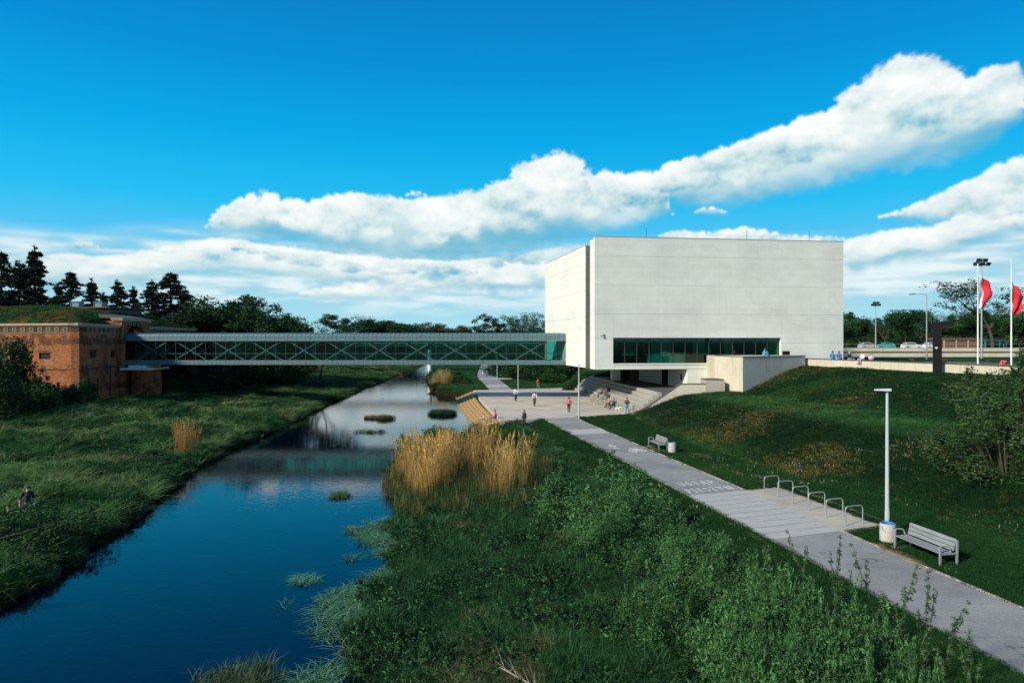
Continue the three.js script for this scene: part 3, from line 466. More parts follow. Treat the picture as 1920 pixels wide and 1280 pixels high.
// ---------------------------------------------------------------- brick fort
function wallAt(a, b, y0, y1, thick, holes) {   // upright wall from plan point a to b, with openings [u0, u1, v0, v1, arched]
  const dx = b[0] - a[0], dz = -(b[1] - a[1]), L = Math.hypot(dx, dz), s = new THREE.Shape([[0, y0], [L, y0], [L, y1], [0, y1]].map(([x, y]) => new THREE.Vector2(x, y)));
  for (const [u0, u1, v0, v1, arch] of holes) { const h = new THREE.Path(); h.moveTo(u0, v0); h.lineTo(u1, v0); h.lineTo(u1, v1); if (arch) h.absarc((u0 + u1) / 2, v1, (u1 - u0) / 2, 0, Math.PI, false); else h.lineTo(u0, v1); h.lineTo(u0, v0); s.holes.push(h); }
  const g = new THREE.ExtrudeGeometry(s, { depth: thick, bevelEnabled: false, curveSegments: 10 }); g.translate(0, 0, -thick);
  const X = W3(dx / L, 0, dz / L), Y = W3(0, 1, 0), Z = X.clone().cross(Y); g.applyMatrix4(new THREE.Matrix4().makeBasis(X, Y, Z).setPosition(a[0], 0, -a[1])); return planarUV(g);
}
function onWall(a, b, px, py) { const k = (px - 960) / F, t = (k * a[1] - a[0]) / ((b[0] - a[0]) - k * (b[1] - a[1])), d = lerp(a[1], b[1], t); return [t * Math.hypot(b[0] - a[0], b[1] - a[1]), EYE + (HORIZON - py) / F * d]; }
const wallPoint = (a, b, u, off = 0) => { const L = Math.hypot(b[0] - a[0], b[1] - a[1]), X = (b[0] - a[0]) / L, D = (b[1] - a[1]) / L; return [a[0] + X * u + D * off, a[1] + D * u - X * off]; };   // off > 0 stands out from the wall
const slabOn = (a, b, u0, u1, v0, v1, o0, o1) => prism([wallPoint(a, b, u0, o0), wallPoint(a, b, u1, o0), wallPoint(a, b, u1, o1), wallPoint(a, b, u0, o1)], v0, v1);
const fort = thing('brick_fort', 'old orange brick fort with a grassy roof and stone cornice', 'fort');
{
  const A = [-76, 88.2], Bc = [-52.3, 82.4], C = [-54.4, 94.4], D = [-54.3, 101.2], E = [-54, 116];
  const rect = (a, b, x0, y0, x1, y1) => { const p = onWall(a, b, x0, y1), q = onWall(a, b, x1, y0); return [Math.min(p[0], q[0]), Math.max(p[0], q[0]), Math.min(p[1], q[1]), Math.max(p[1], q[1])]; };
  const facets = [
    [A, Bc, [[...rect(A, Bc, 72, 662, 94, 673)], [...rect(A, Bc, 84, 705, 93, 713)], [...rect(A, Bc, 79, 624, 84, 627)]]],
    [Bc, C, [[...rect(Bc, C, 168, 659, 180, 671)], [...rect(Bc, C, 207, 660, 216.5, 670)], [...rect(Bc, C, 215, 700, 225, 707)], [...rect(Bc, C, 211, 625, 213, 628.5)]]],
    [D, E, []],
  ];
  for (const [a, b, holes] of facets) {
    mesh('brick_wall', wallAt(a, b, -1.5, 8.35, 0.9, holes), M.brick, fort);
    const L = Math.hypot(b[0] - a[0], b[1] - a[1]);
    for (const h of holes) { const w = mesh('window', slabOn(a, b, h[0] + 0.01, h[1] - 0.01, h[2] + 0.01, h[3] - 0.01, -0.3, -0.2), M.dark_void, fort); if (h[1] - h[0] > 0.9) { for (let i = 1; i < 5; i++) mesh('window_bar', slabOn(a, b, lerp(h[0], h[1], i / 5) - 0.02, lerp(h[0], h[1], i / 5) + 0.02, h[2], h[3], -0.3, -0.26), M.dark_metal, w); mesh('lintel', slabOn(a, b, h[0] - 0.2, h[1] + 0.2, h[3] + 0.002, h[3] + 0.32, -0.1, 0.006), M.brick_arch, w); } }
    mesh('frieze', [slabOn(a, b, 0, L, 8.36, 8.98, -0.9, 0.03)], M.brick_arch, fort);
    mesh('cornice', [slabOn(a, b, -0.1, L + 0.1, 8.99, 9.14, -0.9, 0.16), slabOn(a, b, -0.2, L + 0.2, 9.145, 9.42, -1.2, 0.34)], M.old_stone_pale, fort);
    mesh('string_course', slabOn(a, b, 0, L, 8.2, 8.34, -0.1, 0.07), M.old_stone, fort);
    if (a !== D) mesh('ledge', slabOn(a, b, 0, L, 3.7, 3.86, -0.1, 0.05), M.brick_arch, fort);
  }
  const tile = (a, b, uc, w, v0, v1) => { const s = new THREE.Shape([[0, 0], [w, 0], [w, v1 - v0], [0, v1 - v0]].map(([x, y]) => new THREE.Vector2(x, y))), h = new THREE.Path(), m = (v1 - v0) / 2; if (w > 0.8) { h.moveTo(w / 2, m * 0.4); h.lineTo(w * 0.78, m); h.lineTo(w / 2, m * 1.6); h.lineTo(w * 0.22, m); } else { h.moveTo(w * 0.25, m * 0.5); h.lineTo(w * 0.75, m * 0.5); h.lineTo(w * 0.75, m * 1.5); h.lineTo(w * 0.25, m * 1.5); } h.closePath(); s.holes.push(h); const g = new THREE.ExtrudeGeometry(s, { depth: 0.05, bevelEnabled: false }); const p = wallPoint(a, b, uc - w / 2, 0.032), L = Math.hypot(b[0] - a[0], b[1] - a[1]); const X = W3((b[0] - a[0]) / L, 0, -(b[1] - a[1]) / L), Z = X.clone().cross(W3(0, 1, 0)); g.applyMatrix4(new THREE.Matrix4().makeBasis(X, W3(0, 1, 0), Z).setPosition(p[0], v0, -p[1])); mesh('cornice_tile', planarUV(g), M.old_stone, fort); };
  for (let i = 0; i < 9; i++) tile(A, Bc, onWall(A, Bc, 11 + i * 15.9, 615)[0], 0.72, 8.42, 8.92);
  for (let i = 0; i < 9; i++) tile(Bc, C, onWall(Bc, C, 155 + i * 8.35, 615)[0], 0.62, 8.40, 8.94);
  for (let i = 0; i < 11; i++) tile(D, E, onWall(D, E, 281 + i * 5.3, 620)[0], 0.55, 8.40, 8.94);
  // repairs, pipes
  { const q = rect(Bc, C, 190, 636, 201, 688), r = mul(5); for (let i = 0; i < 20; i++) { const v = lerp(q[2], q[3], i / 20), k = 0.25 * r(); mesh('repair_course', slabOn(Bc, C, q[0] + k, q[1] - 0.2 * r(), v, v + (q[3] - q[2]) / 20 - 0.02, -0.05, 0.012 + 0.006 * r()), M.brick_red, fort); } }
  for (const [x, y0, y1] of [[181, 708, 741], [205, 682, 741]]) { const p = onWall(Bc, C, x, y0), q = onWall(Bc, C, x, y1), k = wallPoint(Bc, C, p[0], 0.12); mesh('drain_pipe', bar(V(k[0], q[1], k[1]), V(k[0], p[1], k[1]), 0.09, 8), M.dark_metal, fort); }
  { const q = rect(A, Bc, 142, 690, 152, 715); mesh('plaster_patch', slabOn(A, Bc, q[0], Math.min(q[1], 24.39), q[2], q[3], -0.05, 0.01), M.old_stone_pale, fort); }
  // gate block with its arch over the bridge
  const g0 = [-53.9, 94.2], g1 = [-53.9, 101.4];
  mesh('gate_wall', wallAt(g0, g1, -1.5, 10.05, 1.2, [[1.0, 5.6, 3.4, 7.3, true]]), M.brick, fort);
  { const s = new THREE.Shape(); s.absarc(0, 0, 2.85, 0, Math.PI, false); s.lineTo(-2.3, 0); s.absarc(0, 0, 2.3, Math.PI, 0, true); const g = new THREE.ExtrudeGeometry(s, { depth: 0.06, bevelEnabled: false, curveSegments: 18 }); const p = wallPoint(g0, g1, 3.3, 0.004); g.applyMatrix4(new THREE.Matrix4().makeBasis(W3(0, 0, -1), W3(0, 1, 0), W3(1, 0, 0)).setPosition(p[0], 7.3, -p[1])); mesh('arch', planarUV(g), M.brick_arch, fort); }
  mesh('gate_cornice', [slabOn(g0, g1, -0.2, 7.4, 10.06, 10.24, -1.3, 0.2), slabOn(g0, g1, -0.3, 7.5, 10.25, 10.42, -1.4, 0.32)], M.old_stone_pale, fort);
  for (let i = 0; i < 6; i++) tile(g0, g1, 0.9 + i * 1.08, 0.6, 9.4, 9.92);
  mesh('gate_side', [prism([[-56.5, 94.2], [-53.92, 94.22], [-53.92, 94.9], [-56.5, 94.9]], 8, 10.05), prism([[-56.5, 100.8], [-53.92, 100.8], [-53.92, 101.38], [-56.5, 101.38]], 8, 10.05)], M.brick, fort);
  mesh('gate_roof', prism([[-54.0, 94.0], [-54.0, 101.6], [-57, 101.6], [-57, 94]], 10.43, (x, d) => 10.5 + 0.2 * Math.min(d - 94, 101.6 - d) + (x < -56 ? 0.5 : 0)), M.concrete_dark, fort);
  mesh('gate_back', prism([[-57, 94.9], [-56.8, 94.9], [-56.8, 100.8], [-57, 100.8]], 2, 9.9), M.dark_void, fort);
  // round brick pier that carries the bridge
  { const g = new THREE.CylinderGeometry(1.95, 2.0, 5.2, 28, 1).toNonIndexed(), uv = g.attributes.uv; for (let i = 0; i < uv.count; i++) uv.setXY(i, uv.getX(i) * 12.3, uv.getY(i) * 5.2); g.translate(-51.7, 0.6, -96.4); mesh('round_pier', g, M.brick_red, fort); mesh('pier_cap', [prism([[-54, 93.9], [-50, 93.9], [-50, 99.4], [-54, 99.4]], 3.25, 3.55), prism([[-53, 94.2], [-51, 94.2], [-51, 99], [-53, 99]], 3.56, 3.9)], M.concrete_facade, fort); }
  // grassy roof
  const Q = [[-76, 89], [-68, 87], [-60, 85.1], [-53.2, 83.6], [-54.4, 89], [-55.6, 94.6], [-56.4, 98], [-56, 101.5], [-55.2, 108], [-55.4, 116], [-60, 126], [-75, 132], [-92, 124], [-94, 100]], cen = [-72, 106], R = 12, n = 72, pos = [], col = [];
  const outline = (t) => { const k = t * Q.length, i = Math.floor(k) % Q.length, f = k - Math.floor(k), a = Q[i], b = Q[(i + 1) % Q.length]; return [lerp(a[0], b[0], f), lerp(a[1], b[1], f)]; };
  const mound = (i, j) => { const f = 1 - j / R, o = outline((i % n) / n), x = lerp(cen[0], o[0], f), d = lerp(cen[1], o[1], f); return [x, 9.3 + 3.0 * Math.pow(1 - Math.pow(f, 2.6), 0.75) + 0.4 * (fbm(x * 0.5, d * 0.5, 3) - 0.5) * (1 - f * 0.6), -d, f]; };
  for (let j = 0; j < R; j++) for (let i = 0; i < n; i++) { const q = [mound(i, j), mound(i + 1, j), mound(i + 1, j + 1), mound(i, j + 1)]; for (const k of [0, 1, 2, 0, 2, 3]) { pos.push(q[k][0], q[k][1], q[k][2]); const h = fbm(q[k][0] * 0.35, q[k][2] * 0.35 + 60, 4), o = sstep(0.42, 0.62, h + 0.22 * q[k][3] - 0.12); col.push(lerp(0.03, 0.15, o), lerp(0.075, 0.085, o), lerp(0.02, 0.03, o)); } }
  const g = new THREE.BufferGeometry(); g.setAttribute('position', new THREE.Float32BufferAttribute(pos, 3)); g.setAttribute('color', new THREE.Float32BufferAttribute(col, 3)); g.computeVertexNormals(); planarUV(g);
  mesh('grass_roof', g, M.terrain, fort);
  const lantern = mesh('roof_lantern', [prism([[-76, 108], [-61.5, 104], [-60, 110], [-74, 114]], 11.4, 12.3), prism([[-77, 107.4], [-61, 103.2], [-59, 110.6], [-74.6, 114.8]], 12.31, 12.46)], M.dark_metal, fort);
  for (const x of [-68.2, -64.6]) { mesh('skylight', [box(1.3, 0.25, 1.3, x, 12.5, -107), box(1.4, 0.1, 1.4, x, 13.4, -107), ...[[-1, -1], [1, -1], [-1, 1], [1, 1]].map(([i, j]) => box(0.1, 0.8, 0.1, x + 0.6 * i, 12.98, -107 + 0.6 * j))], M.zinc, lantern); mesh('skylight_glass', box(1.15, 0.75, 1.15, x, 12.98, -107), M.skylight, lantern); }
}
// ---------------------------------------------------------------- covered footbridge
const bridge = thing('covered_footbridge', 'long glazed footbridge with grey metal roof and cross braces', 'bridge');
{
  const x0 = -53.85, x1 = 7.55, dn = 95, df = 99.3, L = x1 - x0, cx = (x0 + x1) / 2, cd = (dn + df) / 2;
  mesh('deck', prism([[x0, dn + 0.1], [x1, dn + 0.1], [x1, df - 0.1], [x0, df - 0.1]], 4.0, 4.42), M.dark_metal, bridge);
  const roofShape = (r) => { const s = new THREE.Shape(); s.moveTo(-2.17, 7.95); for (let i = 0; i <= 12; i++) { const a = Math.PI * (1 - i / 12); s.lineTo(2.17 * Math.cos(a) * (1 + r), 7.95 + (0.46 + r * 2) * Math.pow(Math.sin(a), 0.7)); } s.lineTo(2.1, 7.9); s.lineTo(-2.1, 7.9); return s; };
  const along = (s, a, b) => { const g = new THREE.ExtrudeGeometry(s, { depth: b - a, bevelEnabled: false }); g.rotateY(Math.PI / 2); g.translate(a, 0, -cd); return planarUV(g); };
  mesh('roof', along(roofShape(0), x0, x1), M.zinc, bridge);
  const seams = []; for (let x = x0 + 0.3; x < x1; x += 0.62) { seams.push(along(roofShape(0.012), x - 0.025, x + 0.025)); for (const d of [dn - 0.02, df + 0.02]) { seams.push(box(0.05, 0.58, 0.05, x, 7.64, -d)); seams.push(box(0.05, 0.56, 0.05, x, 4.24, -d)); } }
  tag(mesh('seams', seams, M.zinc_seam, bridge), null, null, null, 'stuff');
  for (const d of [dn, df]) { mesh('roof_fascia', box(L, 0.58, 0.08, cx, 7.64, -d), M.zinc, bridge); mesh('deck_fascia', box(L, 0.56, 0.08, cx, 4.24, -d), M.zinc, bridge); mesh('edge_rail', [box(L, 0.05, 0.14, cx, 7.33, -d), box(L, 0.05, 0.14, cx, 4.545, -d)], M.galvanised, bridge); }
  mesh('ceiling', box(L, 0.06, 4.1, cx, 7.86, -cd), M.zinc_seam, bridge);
  const n = 44, w = L / n; const paneG = box(w - 0.05, 2.73, 0.012), mull = [];
  for (const d of [dn + 0.03, df - 0.03]) for (let i = 0; i < n; i++) { const p = mesh('glass_pane', paneG, d < 97 ? M.bridge_glass_clear : M.bridge_glass, bridge); p.position.set(x0 + (i + 0.5) * w, 5.935, -d); mull.push(box(0.045, 2.75, 0.07, x0 + i * w, 5.935, -d)); }
  tag(mesh('mullions', mull, M.dark_metal, bridge), null, null, null, 'stuff');
  const span = 5.28; for (const [d, sh] of [[dn + 0.3, 0], [df - 0.3, 0]]) for (let i = 0; i < 11; i++) { const c = -50.2 + i * span, h = span / 2 - 0.25; mesh('cross_brace', [beam(V(c - h, 4.5, d), V(c + h, 7.4, d), 0.09, 0.15), beam(V(c - h, 7.4, d + 0.02), V(c + h, 4.5, d + 0.02), 0.09, 0.15)], M.brace, bridge); }
  mesh('end_column', [box(0.25, 2.8, 0.25, 4.75, 5.95, -(dn + 0.4)), box(0.25, 2.8, 0.25, 4.75, 5.95, -(df - 0.4))], M.galvanised, bridge);
  mesh('handrail', [dn + 0.5, df - 0.5].map((d) => bar(V(x0, 5.5, d), V(x1, 5.5, d), 0.03, 6)), M.galvanised, bridge);
}
{ // distant road bridge seen through the glass
  const b = thing('road_bridge', 'distant low road bridge crossing the river on pale piers behind the footbridge', 'bridge');
  mesh('deck', box(86, 0.6, 7, -15, 6.1, -192), M.concrete_dark, b); mesh('parapet', box(86, 0.35, 0.2, -15, 6.75, -188.4), M.concrete_grey, b);
  for (const x of [-22.9]) mesh('pier', bar(V(x, -3, 190), V(x, 5.9, 190), 0.6, 14), M.concrete_facade, b);
  for (let x = -57; x < 27; x += 3) mesh('railing_post', box(0.08, 0.8, 0.08, x, 7.2, -188.4), M.galvanised, b); mesh('handrail', box(86, 0.08, 0.08, -15, 7.62, -188.4), M.galvanised, b);
}
// ---------------------------------------------------------------- street furniture
const G0 = (x, d) => V(x, ground(x, d), d);
{
  const b = thing('park_bench', 'grey slatted bench with armrests nearest the camera beside the bin', 'bench', G0(14.35, 23.75), -1.429);
  const L = 2.15;
  for (let i = 0; i < 4; i++) mesh('seat_slat', box(L - 0.06, 0.035, 0.105, 0, 0.44 + 0.006 * i, 0.24 - i * 0.118), M.bench_wood, b);
  for (let i = 0; i < 3; i++) mesh('back_slat', box(L - 0.04, 0.125, 0.032, 0, 0.56 + i * 0.137, -0.235 - i * 0.04, 0, -0.28), M.bench_wood, b);
  for (const s of [-1, 1]) {
    const x = s * (L / 2 - 0.0);
    mesh('front_leg', box(0.06, 0.66, 0.055, x, 0.33, 0.29), M.galvanised, b); mesh('rear_leg', beam(W3(x, 0, -0.33), W3(x, 0.86, -0.34), 0.06, 0.055), M.galvanised, b);
    mesh('armrest', tube([W3(x, 0.65, 0.30), W3(x, 0.675, 0.24), W3(x, 0.675, 0.06), W3(x, 0.655, -0.03), W3(x, 0.46, -0.12)], 0.026, 20, 8), M.galvanised, b);
    mesh('seat_rail', box(0.05, 0.05, 0.6, x, 0.42, -0.01), M.galvanised, b); mesh('footing', box(0.24, 0.05, 0.8, x, 0.0, 0), M.slab, b);
  }
  copyOf(b, 'park_bench', 'grey slatted bench farther along the path, left of the smaller bin', G0(10.62, 49.8), -1.429);
  copyOf(b, 'park_bench', 'small far bench beside the path beyond the plaza', V(-3.2, PLAZA - 0.05, 192), -1.45);
  const n = thing('litter_bin', 'round pale concrete litter bin with blue liner at the lamp foot', 'litter bin', G0(14.08, 25.55));
  mesh('bin_body', lathe([[0.0, 0.0], [0.262, 0.0], [0.278, 0.03], [0.283, 0.36], [0.272, 0.67], [0.262, 0.70], [0.235, 0.70], [0.228, 0.66]], 28), M.bin_stone, n);
  mesh('bin_liner', lathe([[0.229, 0.25], [0.23, 0.712], [0.243, 0.722], [0.222, 0.718], [0.212, 0.3], [0.0, 0.28]], 28), M.bin_liner, n);
  mesh('latch', tube([W3(-0.27, 0.62, 0.09), W3(-0.26, 0.5, 0.14), W3(-0.2, 0.42, 0.21)], 0.008, 8, 5), M.dark_metal, n);
  copyOf(n, 'litter_bin', 'round pale concrete litter bin touching the farther bench', G0(11.22, 47.75));
  const lamp = thing('park_lamp', 'tall pale lamp post with flat head directly behind the near bin', 'lamp post', G0(14.55, 26.45));
  mesh('pole', lathe([[0.0, 0], [0.088, 0], [0.085, 0.9], [0.078, 1.0], [0.05, 5.62], [0, 5.62]], 18), M.pole_paint, lamp);
  mesh('lamp_head', (() => { const s = new THREE.Shape(); s.moveTo(0.1, 0); s.lineTo(-0.15, 0.0); s.lineTo(-0.44, 0.02); s.lineTo(-0.44, 0.035); s.lineTo(-0.2, 0.055); s.lineTo(0.1, 0.065); const g = new THREE.ExtrudeGeometry(s, { depth: 0.22, bevelEnabled: true, bevelSize: 0.012, bevelThickness: 0.012, bevelSegments: 2 }); g.translate(0, 5.6, -0.11); return planarUV(g); })(), M.pole_white, lamp);
  mesh('lens', box(0.3, 0.012, 0.16, -0.25, 5.6, 0), M.dark_metal, lamp); mesh('service_door', box(0.07, 0.4, 0.02, 0, 0.85, 0.08), M.pole_paint, lamp);
  const lamps = 'lamp posts along the river path';
  lamp.userData.group = lamps;
  copyOf(lamp, 'park_lamp', 'lamp post at the near edge of the plaza beside the grass', V(6.95, PLAZA, 70.9), -1.6, 1, lamps);
  copyOf(lamp, 'park_lamp', 'lamp post on the lawn edge beyond the plaza under the footbridge', G0(1.05, 117), 0.6, 1, lamps);
  copyOf(lamp, 'park_lamp', 'smallest lamp post beside the far path behind the footbridge', G0(-3.1, 143), 0.6, 1, lamps);
  // bike racks
  const k = thing('bike_rack', '', 'bike rack', V(0, 0, 0));
  const h = 0.78, r = 0.14, w = 0.44, P = [W3(-w, 0, 0), W3(-w, h - r, 0)]; for (let i = 1; i < 6; i++) { const a = i / 6 * Math.PI / 2; P.push(W3(-w + r - r * Math.cos(a), h - r + r * Math.sin(a), 0)); } P.push(W3(-w + r, h, 0), W3(w - r, h, 0)); for (let i = 1; i < 6; i++) { const a = i / 6 * Math.PI / 2; P.push(W3(w - r + r * Math.sin(a), h - r + r * Math.cos(a), 0)); } P.push(W3(w, h - r, 0), W3(w, 0, 0));
  mesh('hoop', tube(P, 0.024, 60, 9), M.galvanised, k); for (const s of [-1, 1]) mesh('foot_plate', lathe([[0, 0.0], [0.06, 0], [0.055, 0.012], [0.025, 0.016]], 12).translate(s * w, 0, 0), M.galvanised, k);
  const words = ['first hoop bike rack from the litter bin, nearest the camera', 'second hoop bike rack from the litter bin', 'third hoop bike rack from the litter bin', 'fourth hoop bike rack from the litter bin', 'fifth hoop bike rack from the litter bin', 'sixth hoop bike rack from the litter bin, next to the painted words'];
  for (let i = 0; i < 6; i++) { const d = 28.05 + i * 1.33, x = 14.07 - 0.13 * i * 1.33, pos = V(x, pathY(d) + 0.015, d); if (!i) { k.position.copy(pos); k.rotation.y = 0.3; tag(k, words[0], 'bike rack', 'hoop bike racks in a row'); } else copyOf(k, 'bike_rack', words[i], pos, 0.3); }
}
{ // black sign pillar, poster stand, ring planter
  const t = thing('sign_pillar', 'tall black steel pillar with short arm at top beside the wall', 'sign pillar', G0(37.35, 59.9), -0.48);
  mesh('pillar', box(0.68, 4.75, 0.3, 0, 2.2, 0), M.black_steel, t); mesh('arm', box(0.62, 0.4, 0.3, 0.655, 4.375, 0), M.black_steel, t);
  const s = new THREE.Shape(); s.moveTo(-0.13, 0.1); s.lineTo(0.13, 0.1); s.lineTo(0, -0.12); const g = new THREE.ExtrudeGeometry(s, { depth: 0.01, bevelEnabled: false }); g.translate(-0.08, 2.25, 0.152); mesh('emblem', planarUV(g), M.paint_white, t);
  const q = thing('poster_stand', 'small black display board standing by the strip window', 'sign', V(33.2, 5.0, 82.6), -0.1); mesh('board', box(0.85, 0.85, 0.12, 0, 0.62, 0), M.black_steel, q); mesh('board_foot', [box(0.06, 0.35, 0.3, -0.35, 0.1, 0), box(0.06, 0.35, 0.3, 0.35, 0.1, 0)], M.black_steel, q);
  const r = thing('concrete_ring', 'pale half round concrete ring lying beside the far path', 'concrete ring', V(-3.3, PLAZA - 0.05, 160)); mesh('ring', new THREE.TorusGeometry(0.62, 0.3, 10, 22, Math.PI).toNonIndexed(), M.concrete_facade, r); mesh('ring_hollow', new THREE.CircleGeometry(0.5, 20, 0, Math.PI).toNonIndexed(), M.dark_void, r);
}
// masts, street lamp, flags
{
  const flood = (label, x, d, h, k) => { const y = x > 78 ? 5.45 : x > 60 ? 4.58 : 4.58; const m = thing('floodlight_mast', label, 'floodlight mast', V(x, y, d)); mesh('pole', bar(W3(0, 0, 0), W3(0, h, 0), 0.16, 10, 0.08), M.galvanised, m); mesh('cross_arm', [box(1.6 * k, 0.08, 0.08, 0, h - 0.1, 0), box(0.08, 0.08, 1.2 * k, 0, h - 0.1, 0)], M.dark_metal, m); for (const [i, j] of [[-1, 0], [1, 0], [-0.5, 1], [0.5, 1], [0, 0]]) { const l = mesh('floodlight', [box(0.5 * k, 0.34 * k, 0.22, 0.62 * k * i, h + 0.12 + 0.38 * j * k, 0.15, 0.3 * i, 0.5), box(0.1, 0.3, 0.1, 0.62 * k * i, h + 0.05 + 0.2 * j, 0.02)], M.dark_metal, m); } return m; };
  flood('tall floodlight mast behind the white and red flags', 72.3, 105, 14.4, 1.5); flood('slim floodlight mast above the car park next to the building', 79.2, 148.5, 9.6, 1.2);
  const s = thing('street_lamp', 'tall curved street lamp between the building and black pillar', 'street lamp', V(60.8, 4.58, 100)); mesh('pole', bar(W3(0, 0, 0), W3(0, 9.4, 0), 0.11, 10, 0.06), M.galvanised, s); mesh('arm', tube([W3(0, 9.35, 0), W3(-0.1, 9.5, 0), W3(-0.5, 9.55, 0), W3(-1.9, 9.6, 0)], 0.045, 12, 6), M.galvanised, s); mesh('lamp_head', [box(0.75, 0.12, 0.3, -2.15, 9.55, 0, 0, 0, 0.1), box(0.45, 0.05, 0.22, -2.2, 9.48, 0, 0, 0, 0.1)], M.dark_metal, s);
  mat('flag_white', [0.78, 0.79, 0.80], 0.8, { physical: true, transmission: 0.25, thickness: 0 }); mat('flag_red', [0.68, 0.012, 0.03], 0.8, { physical: true, transmission: 0.25, thickness: 0 });
  const cloth = (u0, u1, wide, tall, lean, seed) => { const n = 10, m = 26, pos = [], pt = (i, j) => { const u = lerp(u0, u1, i / n), v = j / m; const env = Math.sin(Math.PI * clamp(v * 0.92 + 0.1)); const x = 0.1 + u * wide * (0.35 + 0.65 * env) + 0.10 * Math.sin(v * 9 + u * 3 + seed) * u, y = -v * tall - u * lean * (1 - v) + 0.12 * u * Math.sin(u * 5 + seed), z = 0.28 * Math.sin(u * 8 + v * 4 + seed) * (0.2 + u) + 0.1 * Math.sin(v * 13 + seed * 2); return [x, y, z]; }; for (let j = 0; j < m; j++) for (let i = 0; i < n; i++) { const q = [pt(i, j), pt(i + 1, j), pt(i + 1, j + 1), pt(i, j + 1)]; for (const k of [0, 2, 1, 0, 3, 2]) pos.push(...q[k]); } const g = new THREE.BufferGeometry(); g.setAttribute('position', new THREE.Float32BufferAttribute(pos, 3)); g.computeVertexNormals(); return planarUV(g); };
  const flag = (label, lab2, x, d, h, split, wide, tall, lean, y, seed) => { const p = thing('flagpole', label, 'flagpole', V(x, 4.58, d)); mesh('pole', bar(W3(0, 0, 0), W3(0, h, 0), 0.09, 12, 0.055), M.pole_white, p); mesh('finial', new THREE.SphereGeometry(0.09, 10, 8).translate(0, h + 0.05, 0).toNonIndexed(), M.pole_white, p); const f = thing('flag', lab2, 'flag', V(x, 4.58 + y, d)); mesh('white_stripe', cloth(0, split, wide, tall, lean, seed), M.flag_white, f); mesh('red_stripe', cloth(split, 1, wide, tall, lean, seed), M.flag_red, f); };
  flag('white flagpole of the white and red flag', 'drooping white and red flag with a broad white half', 52.6, 77, 11.25, 0.36, 1.6, 3.8, 0.7, 10.2, 0.4);
  flag('white flagpole of the mostly red flag near the picture edge', 'drooping flag that shows almost only red', 53.3, 72.8, 11.2, 0.06, 1.25, 3.6, 0.9, 9.1, 2.2);
}
// ---------------------------------------------------------------- people
const CL = {}; const clothMat = (c, r = 0.85) => (CL[c.join()] ??= (() => { const m = new THREE.MeshStandardMaterial({ color: rgb(...c), roughness: r, side: THREE.DoubleSide }); m.name = 'cloth_' + Object.keys(CL).length; return m; })());
const SKIN = new THREE.MeshStandardMaterial({ color: rgb(0.46, 0.27, 0.19), roughness: 0.55, side: THREE.DoubleSide }); SKIN.name = 'skin';
const POSES = {
  stand: { hd: [0, 1.63, 0.02], nk: [0, 1.48, 0], ch: [0, 1.30, 0], pv: [0, 0.97, 0], sh: [[0.18, 1.42, 0], [-0.18, 1.42, 0]], el: [[0.25, 1.14, -0.02], [-0.25, 1.14, -0.02]], wr: [[0.27, 0.90, 0.06], [-0.27, 0.90, 0.06]], hp: [[0.09, 0.93, 0], [-0.09, 0.93, 0]], kn: [[0.11, 0.50, 0.02], [-0.11, 0.50, 0.02]], an: [[0.12, 0.09, -0.03], [-0.12, 0.09, -0.03]], to: [[0.14, 0.04, 0.13], [-0.14, 0.04, 0.13]] },
};
const pose = (n, o) => (POSES[n] = { ...POSES.stand, ...o });
pose('walk', { kn: [[0.1, 0.52, 0.2], [-0.1, 0.50, 0.0]], an: [[0.1, 0.1, 0.24], [-0.1, 0.16, -0.32]], to: [[0.1, 0.06, 0.40], [-0.1, 0.05, -0.18]], el: [[0.26, 1.15, -0.12], [-0.26, 1.15, 0.08]], wr: [[0.26, 0.98, 0.02], [-0.24, 0.96, 0.22]] });
pose('phone', { el: [[0.25, 1.15, 0.04], [-0.25, 1.15, 0.06]], wr: [[0.16, 1.27, 0.26], [-0.12, 1.30, 0.26]] });
pose('angler', { hd: [0.03, 1.62, 0.07], ch: [0, 1.3, 0.02], el: [[0.28, 1.14, 0.0], [-0.28, 1.15, -0.02]], wr: [[0.26, 0.92, 0.16], [-0.30, 0.92, 0.08]], kn: [[0.14, 0.5, 0.05], [-0.14, 0.5, 0.03]] });
pose('ride', { hd: [0, 1.70, 0.16], nk: [0, 1.56, 0.09], ch: [0, 1.36, 0.02], pv: [0, 1.03, -0.2], sh: [[0.18, 1.49, 0.07], [-0.18, 1.49, 0.07]], el: [[0.27, 1.25, 0.2], [-0.27, 1.25, 0.2]], wr: [[0.25, 1.08, 0.43], [-0.25, 1.08, 0.43]], hp: [[0.09, 0.99, -0.18], [-0.09, 0.99, -0.18]], kn: [[0.11, 0.80, 0.2], [-0.11, 0.62, 0.12]], an: [[0.11, 0.42, 0.08], [-0.11, 0.22, 0.0]], to: [[0.11, 0.37, 0.24], [-0.11, 0.16, 0.15]] });
pose('sit', { hd: [0, 1.18, 0.04], nk: [0, 1.03, 0], ch: [0, 0.86, 0], pv: [0, 0.53, -0.02], sh: [[0.18, 0.97, 0.01], [-0.18, 0.97, 0.01]], el: [[0.25, 0.70, 0.08], [-0.25, 0.70, 0.08]], wr: [[0.12, 0.62, 0.30], [-0.12, 0.62, 0.30]], hp: [[0.1, 0.51, 0.02], [-0.1, 0.51, 0.02]], kn: [[0.13, 0.52, 0.44], [-0.13, 0.52, 0.44]], an: [[0.13, 0.09, 0.42], [-0.13, 0.09, 0.42]], to: [[0.14, 0.04, 0.58], [-0.14, 0.04, 0.58]] });
